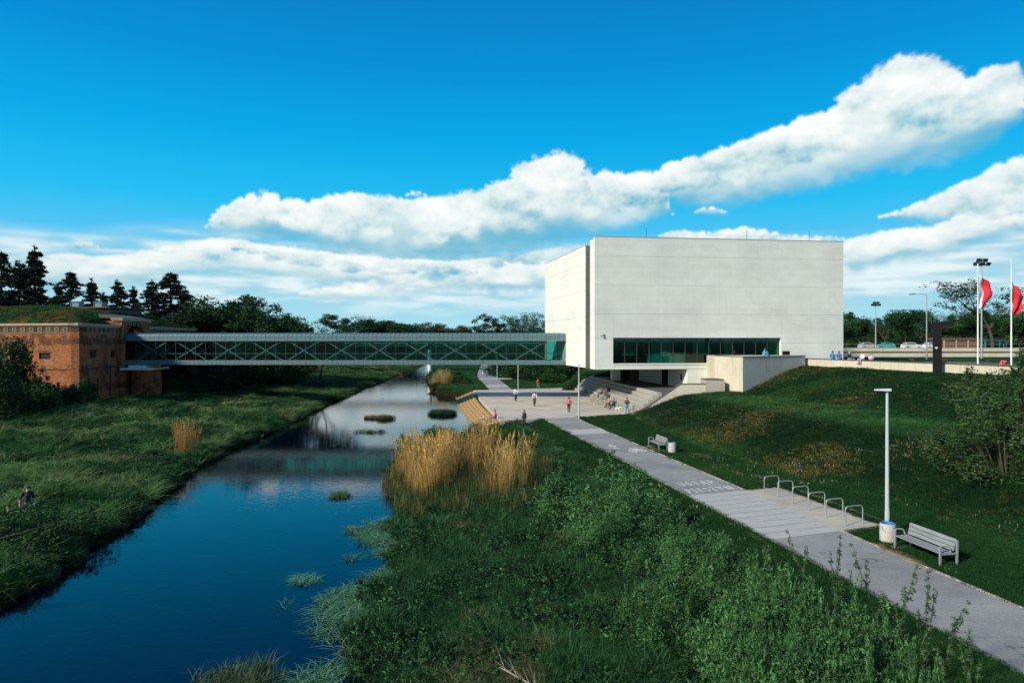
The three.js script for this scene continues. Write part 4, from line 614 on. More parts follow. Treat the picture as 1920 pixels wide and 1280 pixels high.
pose('ground', { hd: [0, 0.76, 0.08], nk: [0, 0.62, 0.03], ch: [0, 0.44, -0.02], pv: [0, 0.13, -0.06], sh: [[0.18, 0.56, 0.02], [-0.18, 0.56, 0.02]], el: [[0.27, 0.36, 0.16], [-0.27, 0.36, 0.16]], wr: [[0.1, 0.40, 0.38], [-0.1, 0.40, 0.38]], hp: [[0.1, 0.12, 0], [-0.1, 0.12, 0]], kn: [[0.13, 0.50, 0.28], [-0.13, 0.50, 0.28]], an: [[0.12, 0.09, 0.42], [-0.12, 0.09, 0.42]], to: [[0.13, 0.04, 0.58], [-0.13, 0.04, 0.58]] });
const built = {};
function figure(name, N = 60) {
  if (built[name]) return built[name];
  const J = POSES[name], v = (a) => new THREE.Vector3(...a), caps = [], C = (a, b, ra, rb, part) => caps.push({ a: v(a), b: v(b), ra, rb, part });
  const [hx, hy, hz] = J.hd; C([hx, hy + 0.03, hz - 0.01], [hx, hy - 0.04, hz + 0.01], 0.098, 0.078, 'head'); C(J.nk, J.hd, 0.055, 0.05, 'neck');
  C(J.ch, [J.nk[0], J.nk[1] - 0.06, J.nk[2]], 0.125, 0.08, 'torso'); C(J.pv, J.ch, 0.125, 0.135, 'torso'); C(J.sh[0], J.sh[1], 0.062, 0.062, 'torso');
  for (const s of [0, 1]) { C(J.sh[s], J.el[s], 0.056, 0.043, 'upper'); C(J.el[s], J.wr[s], 0.042, 0.028, 'fore'); const d = v(J.wr[s]).sub(v(J.el[s])).normalize(), w = v(J.wr[s]), q = w.clone().addScaledVector(d, 0.075); C(w.toArray(), q.toArray(), 0.03, 0.026, 'hand'); C(J.hp[s], J.kn[s], 0.088, 0.058, 'leg'); C(J.kn[s], J.an[s], 0.056, 0.038, 'leg'); C(J.an[s], J.to[s], 0.045, 0.036, 'shoe'); }
  C(J.pv, [J.pv[0], J.pv[1] - 0.05, J.pv[2]], 0.13, 0.12, 'leg');
  const half = 1.02, cen = W3(0, 0.95, 0.08), mc = new MarchingCubes(N, new THREE.MeshStandardMaterial(), false, false, 60000), p = W3(), ab = W3(), ap = W3(); mc.isolation = 0;
  const sd = (c, q) => { ab.copy(c.b).sub(c.a); ap.copy(q).sub(c.a); const t = clamp(ap.dot(ab) / Math.max(ab.lengthSq(), 1e-9)); return Math.hypot(ap.x - ab.x * t, ap.y - ab.y * t, ap.z - ab.z * t) - lerp(c.ra, c.rb, t); };
  for (let z = 0; z < N; z++) for (let y = 0; y < N; y++) for (let x = 0; x < N; x++) { p.set((x - N / 2) / (N / 2) * half + cen.x, (y - N / 2) / (N / 2) * half + cen.y, (z - N / 2) / (N / 2) * half + cen.z); let d = 9; for (const c of caps) { const e = sd(c, p), h = clamp(0.5 + 0.5 * (d - e) / 0.03); d = lerp(d, e, h) - 0.03 * h * (1 - h); } mc.field[x + y * N + z * N * N] = -d; }
  mc.update(); const n = mc.count, pos = new Float32Array(n * 3), nor = new Float32Array(n * 3), parts = [];
  for (let i = 0; i < n; i++) { for (let k = 0; k < 3; k++) { pos[i * 3 + k] = mc.positionArray[i * 3 + k] * half + cen.getComponent(k); } const q = W3(mc.normalArray[i * 3], mc.normalArray[i * 3 + 1], mc.normalArray[i * 3 + 2]).normalize(); nor.set([q.x, q.y, q.z], i * 3); }
  // make the normals point outwards whatever the sign of the field
  { let s = 0; for (let i = 0; i < n; i += 7) { p.set(pos[i * 3] + nor[i * 3] * 0.02, pos[i * 3 + 1] + nor[i * 3 + 1] * 0.02, pos[i * 3 + 2] + nor[i * 3 + 2] * 0.02); s += Math.min(...caps.map((c) => sd(c, p))) > 0 ? 1 : -1; } if (s < 0) for (let i = 0; i < n * 3; i++) nor[i] = -nor[i]; }
  for (let f = 0; f < n / 3; f++) { p.set(0, 0, 0); for (let k = 0; k < 3; k++) p.add(W3(pos[f * 9 + k * 3], pos[f * 9 + k * 3 + 1], pos[f * 9 + k * 3 + 2])); p.multiplyScalar(1 / 3); let best = 9, w = ''; for (const c of caps) { const e = sd(c, p); if (e < best) { best = e; w = c.part; } } if (w === 'head') { const r = p.clone().sub(v(J.hd)); if (r.y > 0.045 || r.z < -0.03) w = 'hair'; } parts.push(w); }
  const pick = (set, out) => { const P = [], Q = []; for (let f = 0; f < parts.length; f++) if (!set || set.includes(parts[f])) for (let k = 0; k < 9; k++) { P.push(pos[f * 9 + k] + nor[f * 9 + k] * out); Q.push(nor[f * 9 + k]); } const g = new THREE.BufferGeometry(); g.setAttribute('position', new THREE.Float32BufferAttribute(P, 3)); g.setAttribute('normal', new THREE.Float32BufferAttribute(Q, 3)); return g; };
  // face and fingers added to the body's own geometry
  const bits = [pick(null, 0)], face = v(J.hd), add = (g) => { g = g.index ? g.toNonIndexed() : g; g.deleteAttribute('uv'); bits.push(g); };
  add(new THREE.ConeGeometry(0.017, 0.045, 6).rotateX(0.5).translate(face.x, face.y - 0.012, face.z + 0.098)); for (const s of [-1, 1]) add(new THREE.SphereGeometry(0.022, 6, 5).scale(0.5, 1.2, 0.8).translate(face.x + s * 0.092, face.y - 0.01, face.z));
  for (const s of [0, 1]) { const w = v(J.wr[s]), d = w.clone().sub(v(J.el[s])).normalize(), side = W3(0, 0, 1).cross(d).lengthSq() > 0.1 ? W3(0, 0, 1).addScaledVector(d, -d.z).normalize() : W3(1, 0, 0), q = w.clone().addScaledVector(d, 0.09); for (let i = 0; i < 4; i++) { const o = q.clone().addScaledVector(side, (i - 1.5) * 0.017), m = o.clone().addScaledVector(d, 0.035), in_ = W3(s ? 1 : -1, 0, 0), e = m.clone().addScaledVector(d, 0.026 - 0.006 * Math.abs(i - 1.4)).addScaledVector(in_, 0.012); add(bar(o, m, 0.0085, 5)); add(bar(m, e, 0.008, 5, 0.006)); } const th = w.clone().addScaledVector(d, 0.03).addScaledVector(side, 0.03); add(bar(th, th.clone().addScaledVector(side, 0.025).addScaledVector(d, 0.04), 0.0095, 5, 0.007)); }
  bits.forEach((g) => Object.keys(g.attributes).forEach((a) => a !== 'position' && a !== 'normal' && g.deleteAttribute(a)));
  const eyes = []; for (const s of [-1, 1]) eyes.push(new THREE.SphereGeometry(0.012, 6, 5).translate(face.x + s * 0.034, face.y + 0.012, face.z + 0.085)); eyes.push(new THREE.BoxGeometry(0.04, 0.008, 0.01).translate(face.x, face.y - 0.05, face.z + 0.086));
  return (built[name] = { body: mergeGeometries(bits), hair: pick(['hair'], 0.014), shirt: pick(['torso', 'upper'], 0.012), sleeves: pick(['fore'], 0.011), trousers: pick(['leg'], 0.012), shoes: pick(['shoe'], 0.008), eyes: merge(eyes) });
}
function person(label, po, pos, turn, c, s = 1, group, N) {   // c: shirt, trousers, hair, shoes, long sleeves
  const f = figure(po, N), t = thing('person', label, 'person', pos, turn, group); t.scale.setScalar(s);
  mesh('body', f.body, SKIN, t); mesh('hair', f.hair, clothMat(c.hair ?? [0.03, 0.02, 0.014]), t); mesh('shirt', f.shirt, clothMat(c.shirt), t); if (c.long !== false) mesh('sleeves', f.sleeves, clothMat(c.shirt), t);
  mesh('trousers', f.trousers, clothMat(c.legs), t); mesh('shoes', f.shoes, clothMat(c.shoes ?? [0.05, 0.05, 0.05]), t); mesh('face', f.eyes, clothMat([0.03, 0.015, 0.012]), t); return t;
}
// bicycles
const bike = thing('bicycle', 'black bicycle ridden by the cyclist in white nearest the far path', 'bicycle', V(0.5, PLAZA, 91.6), 0.12, 'bicycles on the plaza');
{
  const T = (a, b, r = 0.017) => bar(W3(...a), W3(...b), r, 6);
  mesh('frame', [T([0, 0.34, -0.52], [0, 0.30, -0.04]), T([0, 0.34, -0.52], [0, 0.82, -0.18]), T([0, 0.30, -0.04], [0, 0.86, -0.19]), T([0, 0.30, -0.04], [0, 0.72, 0.36]), T([0, 0.80, -0.17], [0, 0.80, 0.34]), T([0, 0.68, 0.37], [0, 0.95, 0.30]), T([0.03, 0.34, 0.52], [0.03, 0.68, 0.37], 0.013), T([-0.03, 0.34, 0.52], [-0.03, 0.68, 0.37], 0.013)], M.black_steel, bike);
  for (const z of [-0.52, 0.52]) { const w = mesh('wheel', [...Array.from({ length: 10 }, (_, i) => T([0, 0.34, z], [0, 0.34 + 0.31 * Math.sin(i * 0.628), z + 0.31 * Math.cos(i * 0.628)], 0.003)), new THREE.CylinderGeometry(0.03, 0.03, 0.06, 8).rotateZ(Math.PI / 2).translate(0, 0.34, z).toNonIndexed()], M.galvanised, bike); mesh('tyre', new THREE.TorusGeometry(0.33, 0.018, 7, 28).rotateY(Math.PI / 2).translate(0, 0.34, z).toNonIndexed(), M.black_steel, w); }
  mesh('handlebar', tube([W3(-0.29, 0.99, 0.36), W3(-0.15, 1.02, 0.40), W3(0, 0.97, 0.32), W3(0.15, 1.02, 0.40), W3(0.29, 0.99, 0.36)], 0.014, 16, 6), M.galvanised, bike);
  mesh('saddle', [new THREE.SphereGeometry(0.1, 10, 7).scale(0.8, 0.4, 1.3).translate(0, 0.91, -0.23).toNonIndexed()], M.black_steel, bike); mesh('pedals', [T([0.06, 0.3, -0.04], [0.06, 0.16, 0.0], 0.01), T([-0.06, 0.3, -0.04], [-0.06, 0.44, -0.08], 0.01), box(0.1, 0.02, 0.07, 0.12, 0.15, 0), box(0.1, 0.02, 0.07, -0.12, 0.45, -0.08)], M.dark_metal, bike);
  copyOf(bike, 'bicycle', 'bicycle ridden by the cyclist with a pale shirt mid plaza', V(2.8, PLAZA, 84.8), 0.05);
  copyOf(bike, 'bicycle', 'bicycle standing first in front of the people on the steps', V(11.7, PLAZA, 86.8), 0.9);
  copyOf(bike, 'bicycle', 'bicycle standing turned away left of the people on the steps', V(11.2, PLAZA, 91.5), 2.2);
  copyOf(bike, 'bicycle', 'bicycle leaning farthest back at the foot of the steps', V(10.9, PLAZA, 99), 0.4);
  copyOf(bike, 'bicycle', 'bicycle parked between the standing and sitting people by the steps', V(12.0, PLAZA, 82.6), -0.9);
}
const WHT = [0.70, 0.71, 0.74], BLK = [0.015, 0.016, 0.02], PINK = [0.72, 0.10, 0.20], BLUE = [0.03, 0.20, 0.46], JEAN = [0.07, 0.19, 0.36];
person('cyclist in a white top and dark trousers riding nearest the far path', 'ride', V(0.5, PLAZA, 91.6), 0.12, { shirt: WHT, legs: BLK });
person('cyclist in a pale shirt with dark straps riding mid plaza', 'ride', V(2.8, PLAZA, 84.8), 0.05, { shirt: [0.55, 0.60, 0.68], legs: [0.06, 0.045, 0.04] });
person('person in a red jacket walking at the far edge of the plaza', 'walk', V(4.4, PLAZA + 0.01, 115.4), 0.4, { shirt: [0.55, 0.06, 0.012], legs: [0.12, 0.2, 0.22] });
person('person in a pink top and black leggings skating on the plaza', 'walk', V(6.45, PLAZA, 77.3), 3.0, { shirt: PINK, legs: BLK });
person('person all in black standing at the edge of the bushes', 'stand', G0(1.2, 66.3), -0.9, { shirt: BLK, legs: [0.02, 0.017, 0.02] }, 1.02);
person('person in pink with long dark hair sitting on the river steps', 'sit', V(-1.75, -1.27, 71.6), -1.5, { shirt: PINK, legs: [0.1, 0.13, 0.26] });
person('child in a pale top sitting lower on the river steps', 'sit', V(-3.05, -1.67, 74.2), -1.5, { shirt: [0.5, 0.55, 0.6], legs: [0.1, 0.14, 0.22], hair: [0.08, 0.05, 0.03] }, 0.82);
person('person in a dark jacket and blue jeans holding a phone beside the dog', 'phone', V(12.85, PLAZA, 76.2), -0.3, { shirt: [0.035, 0.05, 0.06], legs: JEAN });
person('person in dark clothes standing over the bicycles by the steps', 'stand', V(11.9, PLAZA, 84.3), -1.2, { shirt: [0.025, 0.025, 0.05], legs: [0.22, 0.2, 0.22] });
person('person in a dark blue jacket sitting on the lowest seating step', 'sit', V(12.15, PLAZA, 81.2), -1.5, { shirt: [0.035, 0.05, 0.10], legs: BLK });
person('person in beige sitting between the bicycles on the seating step', 'sit', V(11.85, PLAZA, 83.2), -1.4, { shirt: [0.42, 0.30, 0.18], legs: [0.3, 0.12, 0.05] });
person('person in grey sitting high on the seating steps by the building', 'sit', V(12.35, PLAZA + 0.42, 94), -1.5, { shirt: [0.14, 0.15, 0.17], legs: BLK });
person('person in a maroon top sitting on the seating steps behind the bicycles', 'sit', V(12.5, PLAZA + 0.42, 90.2), -1.4, { shirt: [0.14, 0.02, 0.03], legs: JEAN });
person('person in navy sitting near the top of the seating steps', 'sit', V(13.1, PLAZA + 0.83, 92.5), -1.6, { shirt: [0.02, 0.03, 0.08], legs: BLK });
person('small person in white walking on the far path', 'walk', V(-6.4, PLAZA, 150), 0.2, { shirt: WHT, legs: [0.2, 0.25, 0.35] }, 0.85);
person('small person in blue grey walking on the far path', 'walk', V(-5.5, PLAZA, 150.6), 0.2, { shirt: [0.12, 0.16, 0.26], legs: [0.12, 0.14, 0.2] }, 1);
person('person in a dark coat sitting on the far bench beyond the plaza', 'sit', V(-3.2, PLAZA, 192), -1.5, { shirt: [0.06, 0.07, 0.08], legs: BLK });
person('person in a bright blue hood sitting on the terrace block', 'ground', V(28.1, 5.56, 76), 1.1, { shirt: [0.02, 0.30, 0.58], legs: [0.1, 0.3, 0.5] });
person('first person in blue sitting on the long wall near the building corner', 'sit', V(34.75, 4.86, 73.9), 2.5, { shirt: BLUE, legs: JEAN });
person('second person in blue sitting on the long wall near the building corner', 'sit', V(35.0, 4.86, 73.0), 2.4, { shirt: [0.03, 0.15, 0.36], legs: JEAN, hair: [0.02, 0.015, 0.01] });
person('person in black with pale cap sitting on the long wall', 'sit', V(35.3, 4.86, 71.4), 1.7, { shirt: BLK, legs: [0.3, 0.32, 0.36], hair: [0.4, 0.36, 0.3] });
person('person in white sitting on the long wall beside the pink bag', 'sit', V(35.85, 4.86, 69.7), -1.3, { shirt: [0.75, 0.75, 0.74], legs: [0.5, 0.38, 0.4] });
{ const b = thing('bag', 'pale pink bag on the long wall beside the person in white', 'bag', V(36.3, 5.3, 68.9)); mesh('bag_body', new THREE.SphereGeometry(0.3, 12, 9).scale(1, 0.9, 0.7).translate(0, 0.24, 0).toNonIndexed(), clothMat([0.6, 0.42, 0.42]), b); mesh('strap', new THREE.TorusGeometry(0.16, 0.02, 6, 14, Math.PI).translate(0, 0.48, 0).toNonIndexed(), M.dark_metal, b); }
person('angler in a black shirt standing in the tall grass of the far left bank', 'angler', G0(-23.6, 33.2).add(W3(0, 0.02, 0)), 0.75, { shirt: BLK, legs: [0.16, 0.15, 0.14], long: false }, 1.03, null, 96);
person('angler in black sitting low beside the standing angler', 'sit', G0(-23.55, 31.9).add(W3(0, -0.12, 0)), 0.9, { shirt: BLK, legs: [0.04, 0.06, 0.1], hair: [0.14, 0.08, 0.04] });
{ const s = thing('folding_stool', 'low stool under the sitting angler', 'stool', G0(-23.6, 31.95)); mesh('seat', box(0.4, 0.04, 0.36, 0, 0.3, 0), M.dark_metal, s); for (const i of [-1, 1]) mesh('legs', [beam(W3(i * 0.18, -0.05, -0.16), W3(i * 0.18, 0.3, 0.16), 0.025, 0.025), beam(W3(i * 0.17, -0.05, 0.16), W3(i * 0.17, 0.3, -0.16), 0.025, 0.025)], M.dark_metal, s);
  const r = thing('fishing_rod', 'thin brown fishing rod pointing over the left bank to the river', 'fishing rod'); mesh('rod', bar(V(-21.6, -0.95, 26.6), V(-17.6, -0.05, 29.8), 0.022, 6, 0.006), clothMat([0.16, 0.09, 0.05], 0.4), r); mesh('reel', new THREE.CylinderGeometry(0.05, 0.05, 0.06, 10).rotateX(1.57).translate(-21.3, -0.98, -26.8).toNonIndexed(), M.dark_metal, r); }
{ // dog
  const d = thing('dog', 'small white dog standing on the plaza near the steps', 'dog', V(12.25, PLAZA, 79.2), 1.2), c = clothMat([0.75, 0.73, 0.68]);
  const el = (sx, sy, sz, x, y, z, rx = 0) => new THREE.SphereGeometry(1, 10, 8).scale(sx, sy, sz).rotateX(rx).translate(x, y, z).toNonIndexed();
  const leg = (x, z, k) => [bar(W3(x, 0.26, z), W3(x, 0.14, z + k), 0.035, 6, 0.028), bar(W3(x, 0.15, z + k), W3(x, 0.0, z), 0.026, 6, 0.022), el(0.03, 0.02, 0.045, x, 0.02, z + 0.02)];
  mesh('body', [el(0.10, 0.105, 0.13, 0, 0.31, 0.13), el(0.085, 0.085, 0.17, 0, 0.31, -0.08), el(0.06, 0.09, 0.07, 0, 0.40, 0.25, 0.6), el(0.065, 0.06, 0.075, 0, 0.48, 0.32), el(0.035, 0.033, 0.06, 0, 0.46, 0.40), el(0.025, 0.05, 0.012, 0.05, 0.52, 0.30), el(0.025, 0.05, 0.012, -0.05, 0.52, 0.30), ...leg(0.06, 0.17, 0.02), ...leg(-0.06, 0.17, 0.02), ...leg(0.06, -0.18, -0.04), ...leg(-0.06, -0.18, -0.04), bar(W3(0, 0.36, -0.23), W3(0, 0.5, -0.33), 0.02, 6, 0.008)], c, d); mesh('nose', el(0.014, 0.012, 0.012, 0, 0.47, 0.458), M.black_steel, d); }
// deck chairs on the terrace behind the wall
{
  const cols = [[0.06, 0.07, 0.08], [0.10, 0.13, 0.05], [0.40, 0.07, 0.03], [0.62, 0.06, 0.07]], labs = ['dark sling deck chair on the terrace near the people on the wall', 'greenish sling deck chair second along the terrace', 'rust red sling deck chair beside the street lamp', 'bright red sling deck chair behind the black pillar'];
  const chair = thing('deck_chair', labs[0], 'deck chair', V(0, 0, 0), 0, 'deck chairs on the terrace');
  mesh('sling', (() => { const s = new THREE.Shape(); const a = [[-0.62, 0.78], [-0.3, 0.42], [0.05, 0.24], [0.45, 0.33], [0.75, 0.36]]; a.forEach(([x, y], i) => (i ? s.lineTo(x, y) : s.moveTo(x, y))); a.reverse().forEach(([x, y]) => s.lineTo(x, y - 0.03)); const g = new THREE.ExtrudeGeometry(s, { depth: 0.56, bevelEnabled: false }); g.translate(0, 0, -0.28); return planarUV(g); })(), clothMat(cols[0]), chair);
  for (const z of [-0.3, 0.3]) mesh('frame', [beam(W3(-0.65, 0.82, z), W3(0.55, 0.0, z), 0.04, 0.04), beam(W3(0.78, 0.38, z * 1.02), W3(-0.5, 0, z * 1.02), 0.04, 0.04)], M.bark, chair);
  [[43.2, 73], [44.3, 70.2], [44.4, 64.6], [46.4, 64.8]].forEach(([x, d], i) => { const p = V(x, 4.6, d); if (!i) { chair.position.copy(p); chair.rotation.y = 0.3; } else { const c = copyOf(chair, 'deck_chair', labs[i], p, 0.3 + i * 1.1); c.children[0].material = clothMat(cols[i]); } });
}
// parked cars and garages
{
  const car = thing('parked_car', 'white hatchback parked nearest the street lamp above the wall', 'car', V(0, 0, 0), 0, 'cars parked above the far wall');
  const prof = (pts, w, bev) => { const s = new THREE.Shape(); pts.forEach(([x, y], i) => (i ? s.lineTo(x, y) : s.moveTo(x, y))); const g = new THREE.ExtrudeGeometry(s, { depth: w - 2 * bev, bevelEnabled: true, bevelSize: bev, bevelThickness: bev, bevelSegments: 3 }); g.translate(0, 0, -w / 2 + bev); return planarUV(g); };
  const paint = (c) => (CL['car' + c.join()] ??= Object.assign(new THREE.MeshPhysicalMaterial({ color: rgb(...c), roughness: 0.35, clearcoat: 0.8, clearcoatRoughness: 0.1 }), { name: 'car_paint' }));
  mesh('body', prof([[-2.0, 0.32], [-2.02, 0.75], [-1.85, 0.98], [-0.9, 1.0], [1.0, 0.96], [1.9, 0.84], [2.04, 0.6], [2.0, 0.32]], 1.72, 0.07), paint([0.75, 0.76, 0.76]), car);
  mesh('cabin', prof([[-1.8, 1.0], [-1.45, 1.42], [-0.3, 1.48], [0.4, 1.42], [1.05, 0.98]], 1.5, 0.06), paint([0.75, 0.76, 0.76]), car);
  mesh('window', [prof([[-1.55, 1.05], [-1.32, 1.36], [-0.45, 1.41], [-0.45, 1.05]], 1.64, 0.01), prof([[-0.37, 1.05], [-0.37, 1.41], [0.34, 1.36], [0.80, 1.05]], 1.64, 0.01)], M.dark_void, car); mesh('windscreen', [box(0.03, 0.5, 1.3, 0.78, 1.22, 0, 0, 0, 0.98), box(0.03, 0.42, 1.3, -1.67, 1.22, 0, 0, 0, -0.7)], M.dark_void, car);
  for (const x of [-1.28, 1.28]) for (const z of [-0.78, 0.78]) { const w = mesh('wheel', new THREE.CylinderGeometry(0.31, 0.31, 0.2, 20).rotateX(Math.PI / 2).translate(x, 0.31, z).toNonIndexed(), M.black_steel, car); mesh('rim', new THREE.CylinderGeometry(0.19, 0.19, 0.21, 14).rotateX(Math.PI / 2).translate(x, 0.31, z).toNonIndexed(), M.galvanised, w); }
  for (const z of [-0.6, 0.6]) { mesh('headlight', box(0.1, 0.13, 0.3, 2.03, 0.7, z), M.paint_white, car); mesh('tail_light', box(0.1, 0.2, 0.2, -2.02, 0.8, z), clothMat([0.4, 0.01, 0.01]), car); }
  const spots = [[92.5, 158, 0, [0.75, 0.76, 0.76], ''], [98, 159, 0.1, [0.7, 0.72, 0.74], 'white hatchback second from the street lamp toward the garages'], [87.5, 160, 3.1, [0.05, 0.34, 0.33], 'teal hatchback parked farther from the street lamp'], [83, 159, 0.05, [0.42, 0.43, 0.44], 'grey hatchback parked closest to the concrete building']];
  spots.forEach(([x, d, r, c, lab], i) => { const p = V(x, 5.46, d); if (!i) { car.position.copy(p); } else { const k = copyOf(car, 'parked_car', lab, p, r); k.children[0].material = k.children[1].material = paint(c); } });
  const g = thing('garage_block', 'low brown garage block with three roller doors and cream pillars', 'garage', V(103.5, 5.4, 157));
  mesh('wall', box(8.4, 2.1, 5, 0, 1.05, -2.4), M.brick_red, g); mesh('roof', box(8.9, 0.5, 5.6, 0, 2.36, -2.4), clothMat([0.16, 0.075, 0.055]), g);
  for (let i = 0; i < 3; i++) { const d = mesh('roller_door', box(2.3, 1.95, 0.06, -2.75 + i * 2.75, 0.98, 0.14), clothMat([0.22, 0.12, 0.075]), g); mesh('door_rib', Array.from({ length: 6 }, (_, k) => box(2.3, 0.03, 0.02, -2.75 + i * 2.75, 0.2 + k * 0.3, 0.18)), M.dark_metal, d); }
  for (let i = 0; i < 4; i++) mesh('pillar', box(0.28, 2.08, 0.3, -4.1 + i * 2.74, 1.04, 0.2), M.old_stone_pale, g);
  const k = thing('kiosk', 'dark teal glazed kiosk next to the brown garages', 'kiosk', V(111.4, 5.4, 157)); mesh('wall', box(5, 2.3, 4, 0, 1.15, -2), clothMat([0.05, 0.13, 0.14]), k); mesh('roof', box(5.4, 0.2, 4.4, 0, 2.42, -2), M.dark_metal, k); for (let i = 0; i < 3; i++) mesh('window', box(1.2, 1.5, 0.05, -1.6 + i * 1.6, 1.2, 0.04), M.facade_glass, k);
}
// ---------------------------------------------------------------- vegetation
function leaves(blobs, n, size, pal, seed, o = {}) {   // leaf-sized folded faces spread through the shells of several blobs
  const r = mul(seed), pos = new Float32Array(n * 12), col = new Float32Array(n * 12), idx = new Uint32Array(n * 6), tot = blobs.reduce((s, b) => s + b.r * b.r * (b.k ?? 1), 0);
  const a = W3(), b = W3(), q = W3(); let i = 0;
  for (const bl of blobs) {
    const m = bl === blobs[blobs.length - 1] ? n - i : Math.min(n - i, Math.round(n * bl.r * bl.r * (bl.k ?? 1) / tot)), tone = 0.65 + 0.7 * r(), hue = r();
    for (let j = 0; j < m; j++, i++) {
      q.set(r() * 2 - 1, r() * 2 - 1, r() * 2 - 1).normalize(); const rad = Math.pow(r(), o.fill ?? 0.42) * (1 + 0.22 * (r() - 0.5));
      const x = bl.x + q.x * bl.r * rad, y = bl.y + q.y * bl.r * (bl.f ?? 0.8) * rad, z = bl.z + q.z * bl.r * rad, s = size * (0.55 + 0.9 * r());
      a.set(r() - 0.5, (r() - 0.5) * 0.9 + (o.up ?? 0), r() - 0.5).normalize().multiplyScalar(s); b.set(r() - 0.5, r() - 0.5, r() - 0.5).cross(a).normalize().multiplyScalar(s * (o.slim ?? 0.5));
      const p = i * 12, c = tone * (0.6 + 0.8 * r()), h = clamp(hue + 0.7 * (r() - 0.5));
      pos.set([x - a.x * 0.5, y - a.y * 0.5, z - a.z * 0.5, x + b.x * 0.5, y + b.y * 0.5 - s * 0.08, z + b.z * 0.5, x + a.x * 0.5, y + a.y * 0.5, z + a.z * 0.5, x - b.x * 0.5, y - b.y * 0.5 - s * 0.08, z - b.z * 0.5], p);
      for (let k = 0; k < 4; k++) for (let e = 0; e < 3; e++) col[p + k * 3 + e] = lerp(pal[0][e], pal[1][e], h) * c;
      idx.set([i * 4, i * 4 + 1, i * 4 + 2, i * 4, i * 4 + 2, i * 4 + 3], i * 6);
    }
  }
  const g = new THREE.BufferGeometry(); g.setAttribute('position', new THREE.BufferAttribute(pos, 3)); g.setAttribute('color', new THREE.BufferAttribute(col, 3)); g.setIndex(new THREE.BufferAttribute(idx, 1)); return g;
}
function limbs(h, seed, o = {}) {   // trunk and branches; returns geometry and the branch ends
  const r = mul(seed), geo = [], tips = [], grow = (a, dir, len, rad, lev) => {
    let p = a.clone(), d = dir.clone(); const n = 3;
    for (let i = 0; i < n; i++) { const q = p.clone().addScaledVector(d, len / n); geo.push(bar(p, q, rad * (1 - i * 0.2), lev > 1 ? 4 : 6, rad * (0.8 - i * 0.2))); p = q; d.add(W3((r() - 0.5) * 0.35, 0.08, (r() - 0.5) * 0.35)).normalize(); if (lev < o.levels && i > 0) { const m = lev === 0 ? 3 : 2; for (let k = 0; k < m; k++) { const t = r() * 6.283, nd = d.clone().multiplyScalar(0.75).add(W3(Math.cos(t), 0.15 + 0.3 * r(), Math.sin(t)).multiplyScalar(0.75)).normalize(); grow(p, nd, len * (0.5 + 0.25 * r()), rad * 0.42, lev + 1); } } }
    if (lev >= Math.max(1, o.levels - 1)) tips.push(p);
  };
  grow(W3(0, -0.4, 0), W3(0.04 * (r() - 0.5), 1, 0.04 * (r() - 0.5)), h * (o.bole ?? 0.5), h * 0.02 * (o.thick ?? 1), 0);
  return { geo: planarUV(merge(geo)), tips };
}
function broadTree(seed, n, pal, o = {}) { const L = limbs(10, seed, { levels: 2, bole: 0.5, ...o }), r = mul(seed + 9), bl = L.tips.map((t) => ({ x: t.x, y: Math.max(t.y, 2.4), z: t.z, r: (o.br ?? 1.25) * (0.7 + 0.6 * r()), f: 0.75 })); for (let i = 0; i < (o.core ?? 6); i++) bl.push({ x: (r() - 0.5) * 3.4, y: 3.2 + r() * 5.4, z: (r() - 0.5) * 3.4, r: 1.2 + r() * 0.9 }); const top = Math.max(...bl.map((b) => b.y + b.r * 0.75)); const k = 10 / top; const crown = leaves(bl, n, o.leaf ?? 0.34, pal, seed + 1, { fill: 0.5 }); crown.scale(1, k, 1); L.geo.scale(1, k, 1); return { crown, trunk: L.geo }; }
function conifer(seed, o = {}) {   // unit height 10; tiers of drooping boughs with hanging sprays
  const r = mul(seed), bl = [], geo = [bar(W3(0, -0.5, 0), W3(0, 5, 0), 0.17, 7, 0.10), bar(W3(0, 5, 0), W3(0.03, 10, 0), 0.10, 6, 0.015)], wide = (o.wide ?? 2.0) * 1.25;
  for (let y = o.bare ?? 1.6; y < 9.8; y += 0.23 + 0.15 * r()) { const f = 1 - y / 10.1, R = wide * Math.pow(f, 0.8) * (0.6 + 0.6 * r()), m = 4 + Math.floor(r() * 3); for (let k = 0; k < m; k++) { if (r() < (o.gaps ?? 0.15)) continue; const t = r() * 6.283, rr = R * (0.65 + 0.5 * r()), drop = -0.28 * rr + 0.25 * f; const a = W3(0, y, 0), e = W3(Math.cos(t) * rr, y + drop - 0.1, Math.sin(t) * rr); geo.push(bar(a, e, 0.035, 3, 0.008)); const q = Math.max(2, Math.round(rr / 0.33)); for (let i = 1; i <= q; i++) { const p = a.clone().lerp(e, i / q); bl.push({ x: p.x, y: p.y - 0.06, z: p.z, r: 0.15 + 0.17 * (1 - i / q) + 0.05 * r(), f: 0.6 }); } } }
  bl.push({ x: 0.02, y: 9.7, z: 0, r: 0.16, f: 2 });
  return { crown: leaves(bl, o.n ?? 13000, 0.30, [[0.010, 0.022, 0.014], [0.020, 0.040, 0.018]], seed + 3, { slim: 0.3, fill: 0.6 }), trunk: planarUV(merge(geo)) };
}
